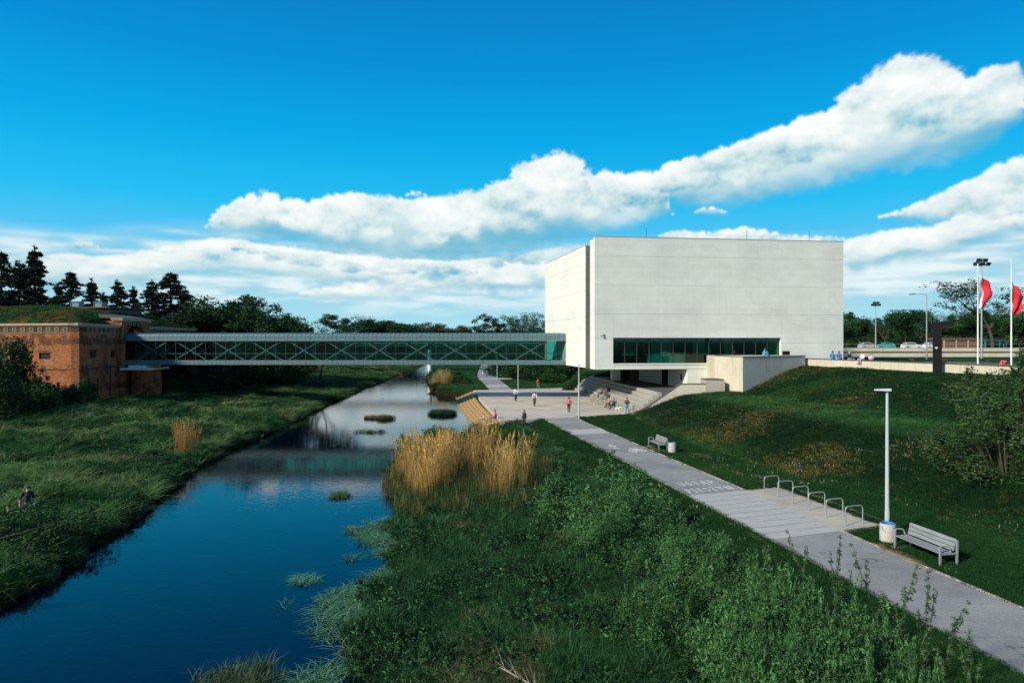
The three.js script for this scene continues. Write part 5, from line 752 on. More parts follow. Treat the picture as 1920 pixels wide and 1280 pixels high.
function bush(seed, w, h, n, leaf, pal, o = {}) {
  const r = mul(seed), bl = [], geo = [], m = o.m ?? 16;
  for (let i = 0; i < m; i++) { const t = r() * 6.283, q = Math.sqrt(r()) * w * 0.5, y = h * ((o.low ?? 0.16) + 0.78 * r() * (1 - 0.45 * Math.pow(q / (w * 0.5), 2))), s = (o.br ?? 0.24) * Math.min(w, h * 1.7) * (0.55 + 0.7 * r()); const p = W3(Math.cos(t) * q, y, Math.sin(t) * q); bl.push({ x: p.x, y: p.y, z: p.z, r: s, f: 0.9 }); geo.push(bar(W3(p.x * 0.3, -0.3, p.z * 0.3), p, 0.02 * h * 0.6, 4, 0.006)); if (r() < (o.shoots ?? 0.5)) for (let k = 0; k < 3; k++) { const e = p.clone().add(W3((r() - 0.5) * 0.35 * w * 0.3, s * (0.9 + 0.6 * r()), (r() - 0.5) * 0.35 * w * 0.3)); geo.push(bar(p, e, 0.008, 3, 0.003)); for (let j = 0; j < 3; j++) { const v = p.clone().lerp(e, 0.55 + 0.2 * j); bl.push({ x: v.x, y: v.y, z: v.z, r: 0.07 * Math.min(w, h) * 0.7, f: 1.3, k: 1.6 }); } } }
  return { crown: leaves(bl, n, leaf, pal, seed + 1, { slim: 0.36, fill: 0.5, up: o.up ?? 0.25 }), trunk: planarUV(merge(geo)) };
}
const GREEN = [[0.012, 0.046, 0.016], [0.034, 0.085, 0.020]], DARK = [[0.008, 0.032, 0.014], [0.020, 0.058, 0.018]], WILLOW = [[0.018, 0.070, 0.026], [0.070, 0.165, 0.050]], OLIVE = [[0.05, 0.062, 0.018], [0.085, 0.085, 0.025]];
const PROTO = {
  c0: conifer(11), c1: conifer(23, { wide: 2.5, gaps: 0.3, bare: 1.0 }), c2: conifer(37, { wide: 1.7, gaps: 0.25 }), c3: conifer(41, { wide: 3.0, gaps: 0.2, bare: 2.0 }),
  b0: broadTree(51, 9000, GREEN), b1: broadTree(62, 9000, DARK, { br: 1.4 }), b2: broadTree(73, 6500, GREEN, { bole: 0.62, br: 0.9, core: 5 }), b3: broadTree(84, 8000, OLIVE), s0: broadTree(95, 2600, DARK, { levels: 3, br: 0.55, core: 0, leaf: 0.22, bole: 0.48 }), s1: broadTree(106, 3600, GREEN, { levels: 3, br: 0.7, core: 1, leaf: 0.24, bole: 0.5 }),
  w0: bush(121, 4.4, 2.6, 14000, 0.12, WILLOW), w3: bush(129, 4.4, 2.6, 17000, 0.12, [[0.026, 0.094, 0.034], [0.092, 0.20, 0.062]], { m: 26, br: 0.2, shoots: 0.5, low: 0.1 }), w1: bush(132, 4.0, 2.2, 13000, 0.11, WILLOW, { shoots: 0.7 }), w2: bush(143, 4.2, 1.9, 14000, 0.10, WILLOW, { shoots: 0.8, m: 20 }),
  d0: bush(154, 6, 6, 9000, 0.34, DARK, { m: 22 }), d1: bush(165, 6, 6, 9000, 0.36, GREEN, { m: 22 }), g0: bush(176, 3, 1.6, 5000, 0.13, GREEN, { m: 14 }), big: bush(187, 6, 7, 20000, 0.2, [[0.022, 0.058, 0.020], [0.052, 0.094, 0.028]], { m: 40, br: 0.18, shoots: 0.9, low: 0.06 }),
};
const plants = {};
function plant(kind, name, label, category, pos, turn, s, sy, group) {
  let src = plants[kind]; const isTree = category === 'tree';
  if (!src) { src = new THREE.Group(); mesh(isTree ? 'crown' : 'foliage', PROTO[kind].crown, M.leaf, src); mesh(isTree ? 'trunk' : 'stems', PROTO[kind].trunk, M.bark, src); plants[kind] = src; }
  const o = src.clone(); o.name = numbered(name); tag(o, label, category, group); o.position.copy(pos); o.rotation.y = turn; o.scale.set(s, sy ?? s, s); scene.add(o); return o;
}
const PX = (px, d) => (px - 960) / F * d, HY = (py, d) => EYE + (HORIZON - py) / F * d;
const nth = ['first', 'second', 'third', 'fourth', 'fifth', 'sixth', 'seventh', 'eighth', 'ninth', 'tenth', 'eleventh', 'twelfth', 'thirteenth', 'fourteenth', 'fifteenth', 'sixteenth'];
function treeAt(kind, name, label, px, top, d, wide, group) { const x = PX(px, d), y = ground(x, d), h = HY(top, d) - y, s = h / 10; return plant(kind, name, label, 'tree', V(x, y, d), px * 1.7, s * (wide ?? 1), s, group); }
[[2, 468, 'c1', 1.0], [34, 486, 'c3', 1.0], [64, 458, 'c0', 1.15], [108, 528, 'c2', 0.9], [131, 506, 'c1', 0.95], [172, 520, 'c0', 1.1], [193, 546, 'c2', 1.0], [219, 522, 'c3', 0.85], [250, 535, 'c2', 1.1], [284, 522, 'c3', 0.9], [320, 508, 'c1', 1.2], [347, 538, 'c3', 0.9]].forEach(([px, y, k, w], i) => treeAt(k, 'conifer', `${nth[i]} dark conifer from the picture's left edge in the row behind the fort`, px, y, 128 + (i % 3) * 7, w * [1.25, 1.5, 1.1, 1.35, 1.6, 1.2][i % 6], 'dark conifers behind the brick fort'));
[[385, 572, 'b1', 1.3], [412, 552, 'b0', 1.3], [455, 564, 'b1', 1.0], [497, 546, 'b2', 0.95], [478, 585, 's1', 1.2], [533, 590, 'b1', 1.1], [572, 602, 'b2', 1.2], [600, 598, 's0', 1.2], [352, 585, 'b0', 1.1]].forEach(([px, y, k, w], i) => treeAt(k, 'broadleaf_tree', `${nth[i]} leafy tree in the group behind the left part of the footbridge`, px, y, 124 + (i % 3) * 9, w, 'leafy trees behind the footbridge'));
[[645, 586, 'b2', 1.3], [672, 588, 's1', 1.3], [705, 597, 'b1', 2.0], [742, 599, 'b1', 2.0], [772, 606, 'b1', 1.8], [822, 603, 'b3', 2.0], [858, 608, 'b3', 1.5], [905, 588, 'b2', 0.95], [952, 594, 's1', 1.2], [985, 583, 's1', 1.3], [1012, 582, 's0', 1.4]].forEach(([px, y, k, w], i) => treeAt(k, 'distant_tree', `${nth[i]} distant tree along the skyline over the footbridge towards the building`, px, y, (i < 7 ? 430 : 260) + (i % 4) * 12, w, 'distant trees over the footbridge'));
[[1588, 606, 'b1', 1.2], [1612, 598, 'b1', 1.2], [1640, 606, 'b0', 1.2], [1662, 590, 's0', 1.3], [1698, 577, 'b1', 1.25], [1728, 582, 's1', 1.3], [1756, 578, 's0', 1.3], [1786, 598, 'b0', 1.3], [1815, 596, 'b1', 1.2]].forEach(([px, y, k, w], i) => treeAt(k, 'park_tree', `${nth[i]} tree from the building in the row behind the car park`, px, y, 168 + (i % 3) * 9, w, 'trees behind the car park'));
treeAt('s0', 'bare_tree', 'large half bare tree rising behind the first flag', 1862, 515, 118, 1.5); treeAt('s1', 'bare_tree', 'thin half bare tree standing between both flagpoles', 1838, 560, 125, 1.2); treeAt('b0', 'leafy_tree', 'dense green tree behind the mostly red flag', 1915, 572, 104, 1.0);
// bushes: px, top, d, kind, width factor
const bushAt = (kind, name, label, px, top, d, w, base, group) => { const x = PX(px, d), y = base ?? ground(x, d), H = { d0: 6, d1: 6, g0: 1.6, w3: 2.6, w0: 2.6, w1: 2.2, w2: 1.9, big: 7 }[kind], Wd = { d0: 6, d1: 6, g0: 3, w3: 4.4, w0: 4.4, w1: 4.0, w2: 4.2, big: 6 }[kind]; return plant(kind, name, label, 'bush', V(x, y - 0.1, d), px * 0.9, w / Wd, Math.max(HY(top, d) - y, 0.4) / H * 0.92, group); };
[[300, 640, 106, 8], [345, 622, 112, 9], [395, 618, 110, 9], [440, 628, 116, 8], [485, 632, 118, 8], [530, 634, 124, 8], [330, 670, 102, 6]].forEach(([px, t, d, w], i) => bushAt(i % 2 ? 'd1' : 'd0', 'river_bush', `${nth[i]} big dark bush from the fort along the left bank under the footbridge`, px, t, d, w, undefined, 'dark bushes below the footbridge'));
[[-20, 612, 72, 7], [24, 664, 74, 4.4], [-10, 690, 66, 6], [78, 702, 77, 3], [112, 716, 77, 3.4], [60, 712, 70, 5]].forEach(([px, t, d, w], i) => bushAt(i % 2 ? 'd1' : 'd0', 'fort_bush', `${nth[i]} dark leafy bush growing before the left brick wall of the fort`, px, t, d, w, undefined, 'bushes in front of the fort'));
bushAt('d1', 'small_shrub', 'single green shrub at the corner of the fort wall', 152, 704, 80, 3.0); bushAt('g0', 'bank_shrub', 'leafy shrub around the two anglers on the left bank', 60, 945, 30.5, 5.2);
bushAt('g0', 'bank_shrub', 'low leafy shrub at the left picture edge below the anglers', 12, 962, 29, 4.2);
[[845, 690, 140, 4.6], [866, 700, 134, 4], [824, 716, 131, 4], [850, 722, 126, 4.5], [878, 738, 119, 2.6]].forEach(([px, t, d, w], i) => bushAt(i % 2 ? 'd1' : 'd0', 'waterside_bush', `${nth[i]} bush on the river bank beyond the plaza steps`, px, t, d, w, -1.6, 'bushes beyond the plaza'));
[[985, 668, 150, 10], [1022, 664, 142, 9], [1052, 668, 136, 8], [950, 672, 160, 9]].forEach(([px, t, d, w], i) => bushAt(i % 2 ? 'd0' : 'd1', 'lawn_bush', `${nth[i]} bush behind the lawn below the footbridge by the building`, px, t, d, w, undefined, 'bushes behind the far lawn'));
[[790, 803, 60, 4.5], [845, 800, 63, 4], [905, 790, 66, 3.4], [950, 786, 67, 3.4], [985, 796, 62, 3], [928, 800, 58, 3.6], [1010, 820, 54, 3.2], [1040, 838, 49, 3.4], [1092, 848, 45, 3], [1010, 850, 47, 3]].forEach(([px, t, d, w], i) => bushAt(i % 3 === 1 ? 'w1' : 'g0', 'reed_side_bush', `${nth[i]} low bush from the river in the thicket behind the golden reeds`, px, t, d, w, undefined, 'bushes around the golden reeds'));
[['w3', 1138, 862, 31.5, 5.4], ['w3', 1190, 905, 29.5, 3.6], ['w1', 1120, 955, 28, 3.0], ['w0', 1265, 990, 23.5, 3.2], ['w1', 1340, 996, 22, 3.0], ['w2', 1385, 1020, 20, 2.8], ['w2', 1275, 1060, 19, 3.2], ['w2', 1460, 1058, 17.2, 2.8], ['w1', 1385, 1095, 16.4, 3.0], ['w2', 1540, 1080, 15.6, 2.6], ['w2', 1490, 1130, 14.6, 2.8], ['w2', 1610, 1128, 14.2, 2.2], ['w1', 1570, 1180, 13.2, 2.6], ['w2', 1690, 1190, 12.8, 2.0], ['w2', 1440, 1200, 13.2, 2.6]].forEach(([k, px, t, d, w], i) => bushAt(k, 'willow_bush', `${nth[i]} young willow bush counted from the reeds towards the camera along the path`, px, t, d, w, undefined, 'young willows between river and path'));
bushAt('big', 'hillside_shrub', 'tall leafy shrub at the picture edge in front of the long wall', 1915, 640, 34, 6.2); bushAt('big', 'hillside_shrub', 'broad leafy shrub low on the embankment near the picture edge', 1890, 742, 31, 5.6);
// young shoots that stand up against the path
{
  const pal = [[0.03, 0.075, 0.03], [0.065, 0.12, 0.045]];
  const shoot = (seed) => { const r = mul(seed), geo = [], bl = [], stem = (a, d, l, n) => { let p = a; for (let i = 0; i < 5; i++) { const q = p.clone().addScaledVector(d, l / 5); geo.push(bar(p, q, 0.011 - i * 0.0018, 4, 0.009 - i * 0.0018)); if (i > 0 || n === 0) for (let k = 0; k < 4; k++) bl.push({ x: q.x + (r() - 0.5) * 0.06, y: q.y - l / 5 * r(), z: q.z + (r() - 0.5) * 0.06, r: 0.055, f: 1 }); p = q; d.add(W3((r() - 0.5) * 0.2, 0.1, (r() - 0.5) * 0.2)).normalize(); if (n > 0 && i > 0 && i < 4) stem(p, d.clone().multiplyScalar(0.8).add(W3((r() - 0.5) * 1.3, 0.3, (r() - 0.5) * 0.9)).normalize(), l * 0.42, n - 1); } }; stem(W3(0, 0, 0), W3(0.05, 1, 0).normalize(), 2.2, 1); return { crown: leaves(bl, 420, 0.085, pal, seed, { slim: 0.34 }), trunk: planarUV(merge(geo)) }; };
  PROTO.k0 = shoot(301); PROTO.k1 = shoot(312); PROTO.k2 = shoot(323);
  [[1502, 1016, 18.2], [1574, 1028, 16.8], [1640, 1044, 16.0], [1690, 1080, 15.1], [1736, 1090, 14.4], [1768, 1142, 13.9], [1826, 1190, 13.0]].forEach(([px, t, d], i) => { const x = PX(px, d), y = ground(x, d); plant('k' + (i % 3), 'willow_shoot', `${nth[i]} thin leafy shoot standing before the asphalt path, counted towards the camera`, 'shoot', V(x, y, d), i * 1.3, 0.9, Math.max(HY(t, d) - y, 0.8) / 2.35, 'thin shoots in front of the path'); });
}
// distant woodland that reads as one mass
{
  const r = mul(900), n = 260, im = new THREE.InstancedMesh(PROTO.d0.crown, M.leaf, n), m = new THREE.Matrix4(), q = new THREE.Quaternion(), c = new THREE.Color();
  for (let i = 0; i < n; i++) { const x = lerp(-520, 560, i / n) + 8 * (r() - 0.5), d = (x < -150 ? 300 : x < 60 ? 520 : 300) + 90 * r() + (x > 100 ? -60 : 0), s = 1.7 + 1.2 * r(), y = ground(x, d) - 1; q.setFromAxisAngle(W3(0, 1, 0), r() * 6.28); m.compose(V(x, y, d), q, W3(s * 1.4, s * 0.8 + 0.25 * r(), s * 1.4)); im.setMatrixAt(i, m); const k = 0.9 + 0.6 * r(); im.setColorAt(i, c.setRGB(k * (0.9 + 0.5 * r()), k, k)); }
  im.name = 'woodland'; scene.add(im); tag(im, 'far dark belt of trees along the horizon', 'woodland', null, 'stuff');
}
// ---------------------------------------------------------------- grasses and reeds
function tuft(seed, n, h, spread, bend, wide, tip = 2.0) {
  const r = mul(seed), pos = [], col = [];
  for (let i = 0; i < n; i++) {
    const t = r() * 6.283, b = bend * (0.3 + r()), hh = h * (0.55 + 0.6 * r()), w = wide * (0.6 + 0.7 * r()), px = (r() - 0.5) * spread, pz = (r() - 0.5) * spread, cx = Math.cos(t), cz = Math.sin(t), f = r() * 3.14, sx = Math.cos(f) * w / 2, sz = Math.sin(f) * w / 2, k = 0.7 + 0.6 * r(); const P = [];
    for (let j = 0; j <= 3; j++) { const v = j / 3, o = b * v * v * hh, y = hh * (v - 0.28 * b * v * v * v), e = 1 - v * v; P.push([[px + cx * o - sx * e, y, pz + cz * o - sz * e], [px + cx * o + sx * e, y, pz + cz * o + sz * e], k * lerp(0.28, tip, Math.pow(v, 0.8))]); }  // darker base; highlights painted into the blade colour as brighter tips
    for (let j = 0; j < 3; j++) { const [a, c, k0] = P[j], [d, e, k1] = P[j + 1]; const put = (q, kk) => { pos.push(...q); col.push(kk, kk, kk); }; put(a, k0); put(c, k0); put(d, k1); if (j < 2) { put(c, k0); put(e, k1); put(d, k1); } }
  }
  const g = new THREE.BufferGeometry(); g.setAttribute('position', new THREE.Float32BufferAttribute(pos, 3)); g.setAttribute('color', new THREE.Float32BufferAttribute(col, 3)); return g;
}
function scatter(name, label, category, geo, n, seed, pick, look, m = M.blade) {
  const r = mul(seed), im = new THREE.InstancedMesh(geo, m, n), mx = new THREE.Matrix4(), q = new THREE.Quaternion(), c = new THREE.Color(), e = new THREE.Euler(); let k = 0, tries = 0;
  while (k < n && tries++ < n * 14) { const p = pick(r); if (!p) continue; const [x, d] = p, L = look(x, d, r); if (!L) continue; e.set((r() - 0.5) * (L.lean ?? 0.2), r() * 6.283, (r() - 0.5) * (L.lean ?? 0.2)); q.setFromEuler(e); mx.compose(V(x, L.y ?? ground(x, d) - 0.02, d), q, W3(L.w ?? L.s, L.s, L.w ?? L.s)); im.setMatrixAt(k, mx); im.setColorAt(k, c.setRGB(...L.c)); k++; }
  im.count = k; im.name = numbered(name); scene.add(im); return tag(im, label, category, null, 'stuff');
}
const fan = (d0, d1, wide = 0.84) => (r) => { const d = Math.exp(lerp(Math.log(d0), Math.log(d1), Math.pow(r(), 0.85))); return [(r() * 2 - 1) * wide * d, d]; };
const tint = (a, b, t, k) => [lerp(a[0], b[0], t) * k, lerp(a[1], b[1], t) * k, lerp(a[2], b[2], t) * k];
const TAN = [0.20, 0.165, 0.085], GOLD = [0.40, 0.265, 0.10], LUSH = [0.006, 0.029, 0.011], PALE = [0.055, 0.120, 0.042];
const T = { sedge: tuft(1, 20, 0.62, 0.34, 0.8, 0.020), sedge2: tuft(8, 18, 0.75, 0.4, 1.2, 0.018), lawn: tuft(2, 16, 0.12, 0.34, 0.5, 0.012, 1.3), meadow: tuft(3, 15, 0.26, 0.42, 0.7, 0.014), bank: tuft(4, 18, 0.55, 0.55, 0.9, 0.022), far: tuft(5, 18, 0.55, 1.1, 0.9, 0.05), fleck: tuft(6, 6, 0.2, 0.45, 0.6, 0.035, 1.2), tussock: tuft(10, 26, 0.95, 0.5, 1.5, 0.028, 2.6), straw: tuft(9, 14, 0.3, 0.6, 3.2, 0.016, 1.2), weed: tuft(7, 16, 0.35, 0.5, 2.2, 0.03) };
const hillT = (x, d) => clamp((x - interp(TOE, d)) / (interp(CREST, d) - interp(TOE, d))), hillTone = (x, d) => { const t = hillT(x, d) + 0.06 * (fbm(x * 0.3, d * 0.3, 2) - 0.5); return interp([[0, 1], [0.05, 0.62], [0.24, 0.58], [0.32, 1.4], [0.48, 1.25], [0.55, 0.8], [1, 0.85]], t); };
const patch = (x, d, f, a, b, o = 0) => sstep(a, b, fbm(x * f + o, d * f + o * 2, 4));
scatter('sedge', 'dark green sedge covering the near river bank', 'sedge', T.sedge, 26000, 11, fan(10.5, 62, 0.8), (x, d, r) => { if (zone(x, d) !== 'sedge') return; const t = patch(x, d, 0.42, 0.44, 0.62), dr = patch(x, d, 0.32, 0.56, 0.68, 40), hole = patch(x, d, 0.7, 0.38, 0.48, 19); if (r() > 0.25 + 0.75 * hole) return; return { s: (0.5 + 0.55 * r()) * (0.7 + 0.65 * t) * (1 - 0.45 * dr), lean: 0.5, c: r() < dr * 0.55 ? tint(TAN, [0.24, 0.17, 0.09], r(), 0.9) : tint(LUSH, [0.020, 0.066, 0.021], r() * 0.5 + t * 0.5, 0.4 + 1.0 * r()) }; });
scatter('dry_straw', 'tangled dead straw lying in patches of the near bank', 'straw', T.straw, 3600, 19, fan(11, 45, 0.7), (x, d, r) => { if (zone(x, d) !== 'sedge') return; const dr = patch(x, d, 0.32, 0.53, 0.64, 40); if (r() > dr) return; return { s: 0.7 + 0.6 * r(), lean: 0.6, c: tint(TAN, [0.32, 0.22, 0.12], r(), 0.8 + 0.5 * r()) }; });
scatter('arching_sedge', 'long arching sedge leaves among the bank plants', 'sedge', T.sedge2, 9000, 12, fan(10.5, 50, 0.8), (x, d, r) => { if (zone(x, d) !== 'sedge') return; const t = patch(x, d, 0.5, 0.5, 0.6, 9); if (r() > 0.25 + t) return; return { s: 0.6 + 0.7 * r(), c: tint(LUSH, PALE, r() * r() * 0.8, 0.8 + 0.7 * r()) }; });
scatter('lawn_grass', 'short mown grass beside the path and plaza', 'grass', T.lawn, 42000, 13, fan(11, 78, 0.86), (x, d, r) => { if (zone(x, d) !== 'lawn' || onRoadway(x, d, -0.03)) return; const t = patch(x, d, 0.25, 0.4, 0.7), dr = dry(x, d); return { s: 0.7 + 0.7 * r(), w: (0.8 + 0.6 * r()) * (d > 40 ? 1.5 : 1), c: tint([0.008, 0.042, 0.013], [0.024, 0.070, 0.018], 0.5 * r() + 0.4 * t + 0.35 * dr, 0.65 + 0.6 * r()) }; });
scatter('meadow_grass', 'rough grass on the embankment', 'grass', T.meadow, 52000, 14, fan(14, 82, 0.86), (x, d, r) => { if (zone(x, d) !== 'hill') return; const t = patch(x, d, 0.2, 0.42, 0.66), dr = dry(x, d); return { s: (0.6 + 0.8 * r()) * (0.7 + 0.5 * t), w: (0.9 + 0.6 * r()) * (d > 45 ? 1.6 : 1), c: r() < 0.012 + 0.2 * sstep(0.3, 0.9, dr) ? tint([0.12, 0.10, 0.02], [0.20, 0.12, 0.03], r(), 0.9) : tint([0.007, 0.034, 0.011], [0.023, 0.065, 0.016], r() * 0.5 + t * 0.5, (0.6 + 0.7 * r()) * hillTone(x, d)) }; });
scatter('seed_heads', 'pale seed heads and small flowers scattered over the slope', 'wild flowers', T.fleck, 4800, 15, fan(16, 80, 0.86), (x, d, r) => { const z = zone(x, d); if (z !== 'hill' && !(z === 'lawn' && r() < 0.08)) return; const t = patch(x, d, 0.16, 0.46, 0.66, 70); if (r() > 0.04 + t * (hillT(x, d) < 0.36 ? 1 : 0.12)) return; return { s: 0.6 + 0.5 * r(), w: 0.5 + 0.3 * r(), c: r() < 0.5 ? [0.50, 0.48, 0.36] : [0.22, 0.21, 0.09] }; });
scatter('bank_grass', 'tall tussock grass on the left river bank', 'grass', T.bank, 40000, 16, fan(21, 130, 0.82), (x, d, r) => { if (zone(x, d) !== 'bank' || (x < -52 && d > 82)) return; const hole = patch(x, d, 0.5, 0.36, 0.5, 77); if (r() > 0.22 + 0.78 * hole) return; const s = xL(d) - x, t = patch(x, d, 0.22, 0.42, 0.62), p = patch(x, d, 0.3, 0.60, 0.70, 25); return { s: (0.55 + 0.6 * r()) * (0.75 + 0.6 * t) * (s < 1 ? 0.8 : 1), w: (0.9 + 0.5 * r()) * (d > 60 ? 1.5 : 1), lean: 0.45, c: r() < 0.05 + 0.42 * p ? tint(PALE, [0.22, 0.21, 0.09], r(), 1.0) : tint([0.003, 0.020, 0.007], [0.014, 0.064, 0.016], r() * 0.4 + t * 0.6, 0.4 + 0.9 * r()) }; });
scatter('far_grass', 'grass on the distant banks beyond the footbridge', 'grass', T.far, 16000, 17, fan(112, 260, 0.7), (x, d, r) => { const z = zone(x, d); if ((z !== 'bank' && z !== 'lawn') || (x < -52 && d < 135)) return; const b = z === 'bank', p = patch(x, d, 0.12, 0.52, 0.66, 25); return { s: (b ? 0.9 : 0.25) * (0.6 + 0.7 * r()), w: 1.2, c: b && r() < 0.6 * p ? tint(PALE, [0.24, 0.22, 0.09], r(), 1) : tint([0.018, 0.062, 0.02], [0.05, 0.105, 0.03], r(), 1) }; });
{ // grass on the fort roof grows from the roof's own surface
  const roof = fort.children.find((o) => o.name === 'grass_roof').geometry.attributes.position, r = mul(18), n = 7000, im = new THREE.InstancedMesh(T.meadow, M.blade, n), mx = new THREE.Matrix4(), q = new THREE.Quaternion(), c = new THREE.Color(), e = new THREE.Euler(), a = W3(), b = W3(), k = W3(); let m = 0;
  while (m < n) { const f = Math.floor(r() * roof.count / 3) * 3; a.fromBufferAttribute(roof, f); b.fromBufferAttribute(roof, f + 1); k.fromBufferAttribute(roof, f + 2); if (a.z < -112 || b.clone().sub(a).cross(k.clone().sub(a)).length() < r() * 2.2) continue; let u = r(), v = r(); if (u + v > 1) { u = 1 - u; v = 1 - v; } const p = a.clone().addScaledVector(b.sub(a), u).addScaledVector(k.sub(a), v); const o = sstep(0.46, 0.64, fbm(p.x * 0.35, p.z * 0.35 + 60, 4)); e.set(0.5 * (r() - 0.5), r() * 6.28, 0.5 * (r() - 0.5)); mx.compose(p, q.setFromEuler(e), W3(1.6, 0.9 + 0.6 * r(), 1.6)); im.setMatrixAt(m, mx); im.setColorAt(m++, c.setRGB(...tint([0.016, 0.062, 0.018], [0.12, 0.085, 0.025], o * r(), 0.7 + 0.7 * r()))); }
  im.name = 'roof_grass'; scene.add(im); tag(im, 'rough green and ochre grass growing on the fort roof', 'grass', null, 'stuff');
}
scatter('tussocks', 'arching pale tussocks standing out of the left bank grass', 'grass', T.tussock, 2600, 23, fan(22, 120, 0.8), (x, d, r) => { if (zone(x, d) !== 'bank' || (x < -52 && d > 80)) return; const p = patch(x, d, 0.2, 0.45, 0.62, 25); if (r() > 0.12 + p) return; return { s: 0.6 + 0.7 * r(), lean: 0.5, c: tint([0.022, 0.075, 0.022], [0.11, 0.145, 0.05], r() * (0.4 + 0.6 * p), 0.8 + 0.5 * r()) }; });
{ // leafy weeds between the sedges and on the left bank
  const bl = []; const r = mul(66); for (let i = 0; i < 7; i++) bl.push({ x: (r() - 0.5) * 0.6, y: 0.15 + 0.4 * r(), z: (r() - 0.5) * 0.6, r: 0.14 + 0.1 * r() });
  const g = leaves(bl, 130, 0.085, [[0.6, 0.6, 0.6], [1.3, 1.3, 1.3]], 67, { slim: 0.5, fill: 0.6, up: 0.2 });
  scatter('undergrowth', 'leafy dark green weeds growing through the bank vegetation', 'undergrowth', g, 3600, 24, fan(11, 75, 0.82), (x, d, r) => { const z = zone(x, d); if (z !== 'sedge' && z !== 'bank') return; const edge = z === 'bank' ? 1 - sstep(1.5, 5, xL(d) - x) : sstep(3, 8, x - xR(d)), p = patch(x, d, 0.38, 0.45, 0.6, 51); if (r() > 0.06 + 0.9 * p * (0.3 + 0.7 * edge)) return; return { s: 0.7 + 0.8 * r(), lean: 0.5, c: tint([0.008, 0.036, 0.014], [0.034, 0.092, 0.030], r(), 0.7 + 0.6 * r()) }; });
}
// golden reeds: stalk, plume and a few leaves
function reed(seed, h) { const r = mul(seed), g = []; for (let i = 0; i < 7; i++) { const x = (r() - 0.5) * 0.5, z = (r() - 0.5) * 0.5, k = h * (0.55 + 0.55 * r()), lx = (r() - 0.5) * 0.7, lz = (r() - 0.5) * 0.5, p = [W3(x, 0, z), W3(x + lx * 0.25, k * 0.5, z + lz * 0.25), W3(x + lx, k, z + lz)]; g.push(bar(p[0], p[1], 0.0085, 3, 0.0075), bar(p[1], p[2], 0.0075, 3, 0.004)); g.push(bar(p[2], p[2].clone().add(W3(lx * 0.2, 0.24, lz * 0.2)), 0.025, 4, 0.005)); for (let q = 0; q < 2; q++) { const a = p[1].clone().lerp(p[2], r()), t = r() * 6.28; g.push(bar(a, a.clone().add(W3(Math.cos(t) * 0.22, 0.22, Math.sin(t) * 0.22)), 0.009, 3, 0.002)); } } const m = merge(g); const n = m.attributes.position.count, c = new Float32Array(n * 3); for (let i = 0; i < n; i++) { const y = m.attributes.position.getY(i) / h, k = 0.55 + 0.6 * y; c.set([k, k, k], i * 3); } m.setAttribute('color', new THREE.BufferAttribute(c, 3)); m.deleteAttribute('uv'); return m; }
const R1 = reed(61, 2.35), R2 = tuft(62, 12, 1.15, 0.5, 0.35, 0.022, 1.2);
const inReeds = (x, d) => { const e = fbm(x * 0.75, d * 0.5, 3) - 0.5; return Math.pow((x + 2.9 + (d - 44) * 0.05) / 4.5, 2) + Math.pow((d - 43.5) / 5.6, 2) < 1 + 2.4 * e && x > xR(d) - 1.2; };
const reedSpot = (r) => { const d = 36 + 17 * r(), x = -9 + 12 * r(); return inReeds(x, d) ? [x, d] : null; };
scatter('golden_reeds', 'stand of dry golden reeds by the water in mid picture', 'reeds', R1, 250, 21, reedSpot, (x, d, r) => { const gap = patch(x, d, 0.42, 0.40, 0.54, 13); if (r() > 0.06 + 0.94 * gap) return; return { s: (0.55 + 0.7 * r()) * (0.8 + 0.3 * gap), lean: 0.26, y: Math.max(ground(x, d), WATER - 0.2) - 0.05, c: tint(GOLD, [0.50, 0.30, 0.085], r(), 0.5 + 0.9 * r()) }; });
scatter('green_reeds', 'green reed shoots among and before the golden reeds', 'reeds', R2, 2200, 22, (r) => { const d = 33 + 19 * r(), x = -9.5 + 12.5 * r(); return inReeds(x, d) || inReeds(x, d + 3) || inReeds(x + 0.8, d) ? [x, d] : null; }, (x, d, r) => ({ s: 0.6 + 0.6 * r(), y: Math.max(ground(x, d), WATER - 0.2) - 0.05, c: r() < 0.25 ? tint(TAN, GOLD, r(), 0.7) : tint([0.02, 0.058, 0.02], [0.055, 0.105, 0.03], r(), 1) }));
const clump = (name, label, geo, n, seed, x0, d0, w, s, c0, c1, o = {}) => scatter(name, label, 'reeds', geo, n, seed, (r) => { const t = r() * 6.283, q = Math.sqrt(r()) * w; return [x0 + Math.cos(t) * q * (o.long ?? 1), d0 + Math.sin(t) * q]; }, (x, d, r) => ({ s: s * (0.65 + 0.6 * r()), w: o.w ?? s * (0.7 + 0.5 * r()), lean: o.lean ?? 0.3, y: o.y ?? Math.max(ground(x, d), WATER - 0.05) - 0.03, c: tint(c0, c1, r(), 0.8 + 0.4 * r()) }));
clump('reed_clump', 'fan of golden reeds alone on the left bank', R1, 24, 31, -25.6, 53.2, 0.75, 1.0, GOLD, [0.5, 0.26, 0.07], { lean: 0.75 });
clump('reed_clump', 'pale golden reed patch beyond the plaza behind the riverside bushes', R1, 60, 32, -13.8, 133, 2.2, 0.9, GOLD, [0.5, 0.36, 0.14], {});
clump('reed_island', 'larger dark reed tuft island in mid river', T.bank, 90, 33, -15.2, 82, 1.0, 1.1, [0.02, 0.05, 0.02], [0.1, 0.09, 0.04], { y: WATER });
clump('reed_island', 'small dark reed tuft island just left of the larger one', T.bank, 60, 34, -17.0, 82.5, 0.8, 0.9, [0.03, 0.05, 0.02], [0.14, 0.10, 0.05], { y: WATER });
clump('reed_island', 'dark bushy island in the river beside the plaza steps', T.bank, 260, 35, -8.9, 87, 1.5, 1.3, [0.008, 0.028, 0.01], [0.02, 0.05, 0.018], { y: WATER });
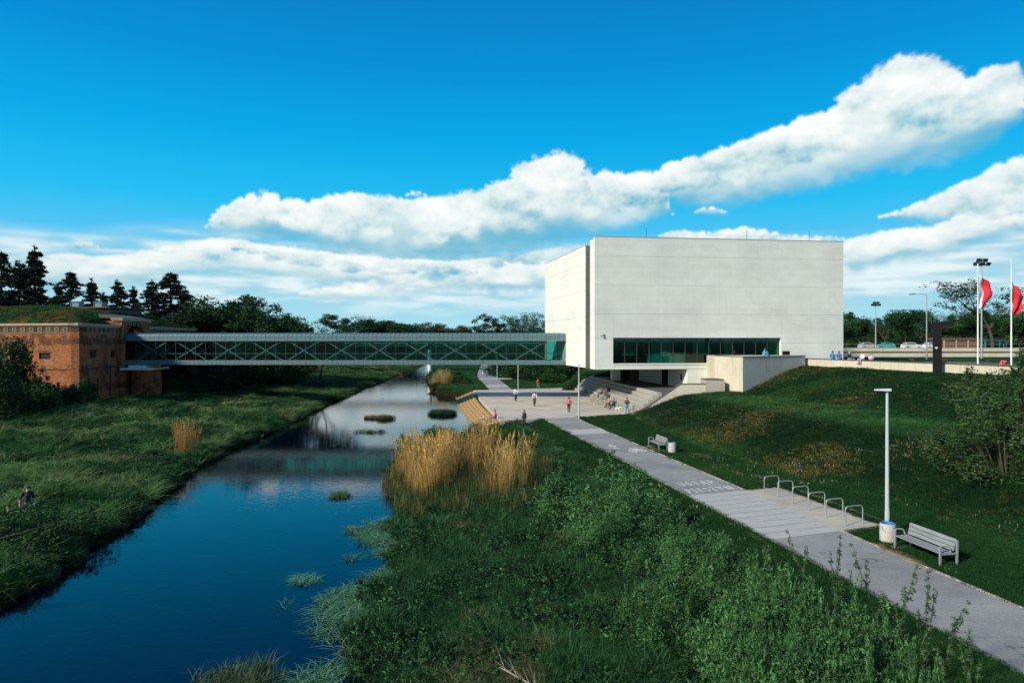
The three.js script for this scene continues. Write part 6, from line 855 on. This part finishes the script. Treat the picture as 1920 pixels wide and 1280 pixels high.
clump('reed_island', 'thin line of reeds in the water nearer than the islands', T.bank, 40, 36, -14.6, 70, 0.6, 0.8, [0.05, 0.09, 0.03], [0.12, 0.12, 0.05], { y: WATER, long: 3 });
clump('water_tuft', 'pale green tuft in the water left of the golden reeds', T.bank, 50, 37, -10.4, 41, 0.55, 0.9, [0.04, 0.08, 0.03], PALE, { y: WATER - 0.1 });
clump('water_tuft', 'bright green weed tuft alone in the near water', T.weed, 26, 38, -8.0, 26.6, 0.4, 0.8, [0.03, 0.15, 0.09], [0.08, 0.2, 0.13], { y: WATER - 0.06 });
clump('water_tuft', 'small weed tuft just under the nearest water surface', T.weed, 16, 39, -8.05, 24, 0.3, 0.7, [0.02, 0.1, 0.06], [0.04, 0.13, 0.09], { y: WATER - 0.12 });
clump('water_tuft', 'dark grass tuft at the bottom picture edge in the water', T.sedge, 60, 40, -7.5, 18.6, 0.9, 1.0, [0.02, 0.05, 0.02], [0.07, 0.1, 0.05], { y: WATER - 0.1, long: 1.3 });
scatter('floating_weed', 'pale floating weed fringing the near right bank', 'water weed', T.weed, 700, 41, (r) => { const d = Math.exp(lerp(Math.log(18), Math.log(36), r())); return [xR(d) - 1.9 * Math.pow(r(), 1.8) + 0.3, d]; }, (x, d, r) => { const t = patch(x, d, 0.5, 0.46, 0.58, 5); if (r() > t) return; return { s: 0.6 + 0.5 * r(), y: WATER - 0.04, lean: 0.3, c: tint([0.02, 0.09, 0.05], [0.085, 0.18, 0.10], r(), 1) }; });
{ // dead branch lying in the sedge
  const r = mul(55), g = [], p = V(1.15, ground(1.15, 16.5) + 0.25, 16.5), e = V(-0.3, ground(-0.3, 17.6) + 0.75, 17.6); g.push(bar(p, e, 0.03, 6, 0.012)); for (let i = 0; i < 9; i++) { const a = p.clone().lerp(e, 0.35 + 0.07 * i); g.push(bar(a, a.clone().add(W3((r() - 0.7) * 0.9, 0.2 + 0.5 * r(), (r() - 0.6) * 0.7)), 0.012, 4, 0.003)); }
  const b = thing('dead_branch', 'pale dead branch lying in the sedge of the near bank', 'branch'); mesh('branch', g, M.old_stone_pale, b);
}
renderer.render(scene, camera);
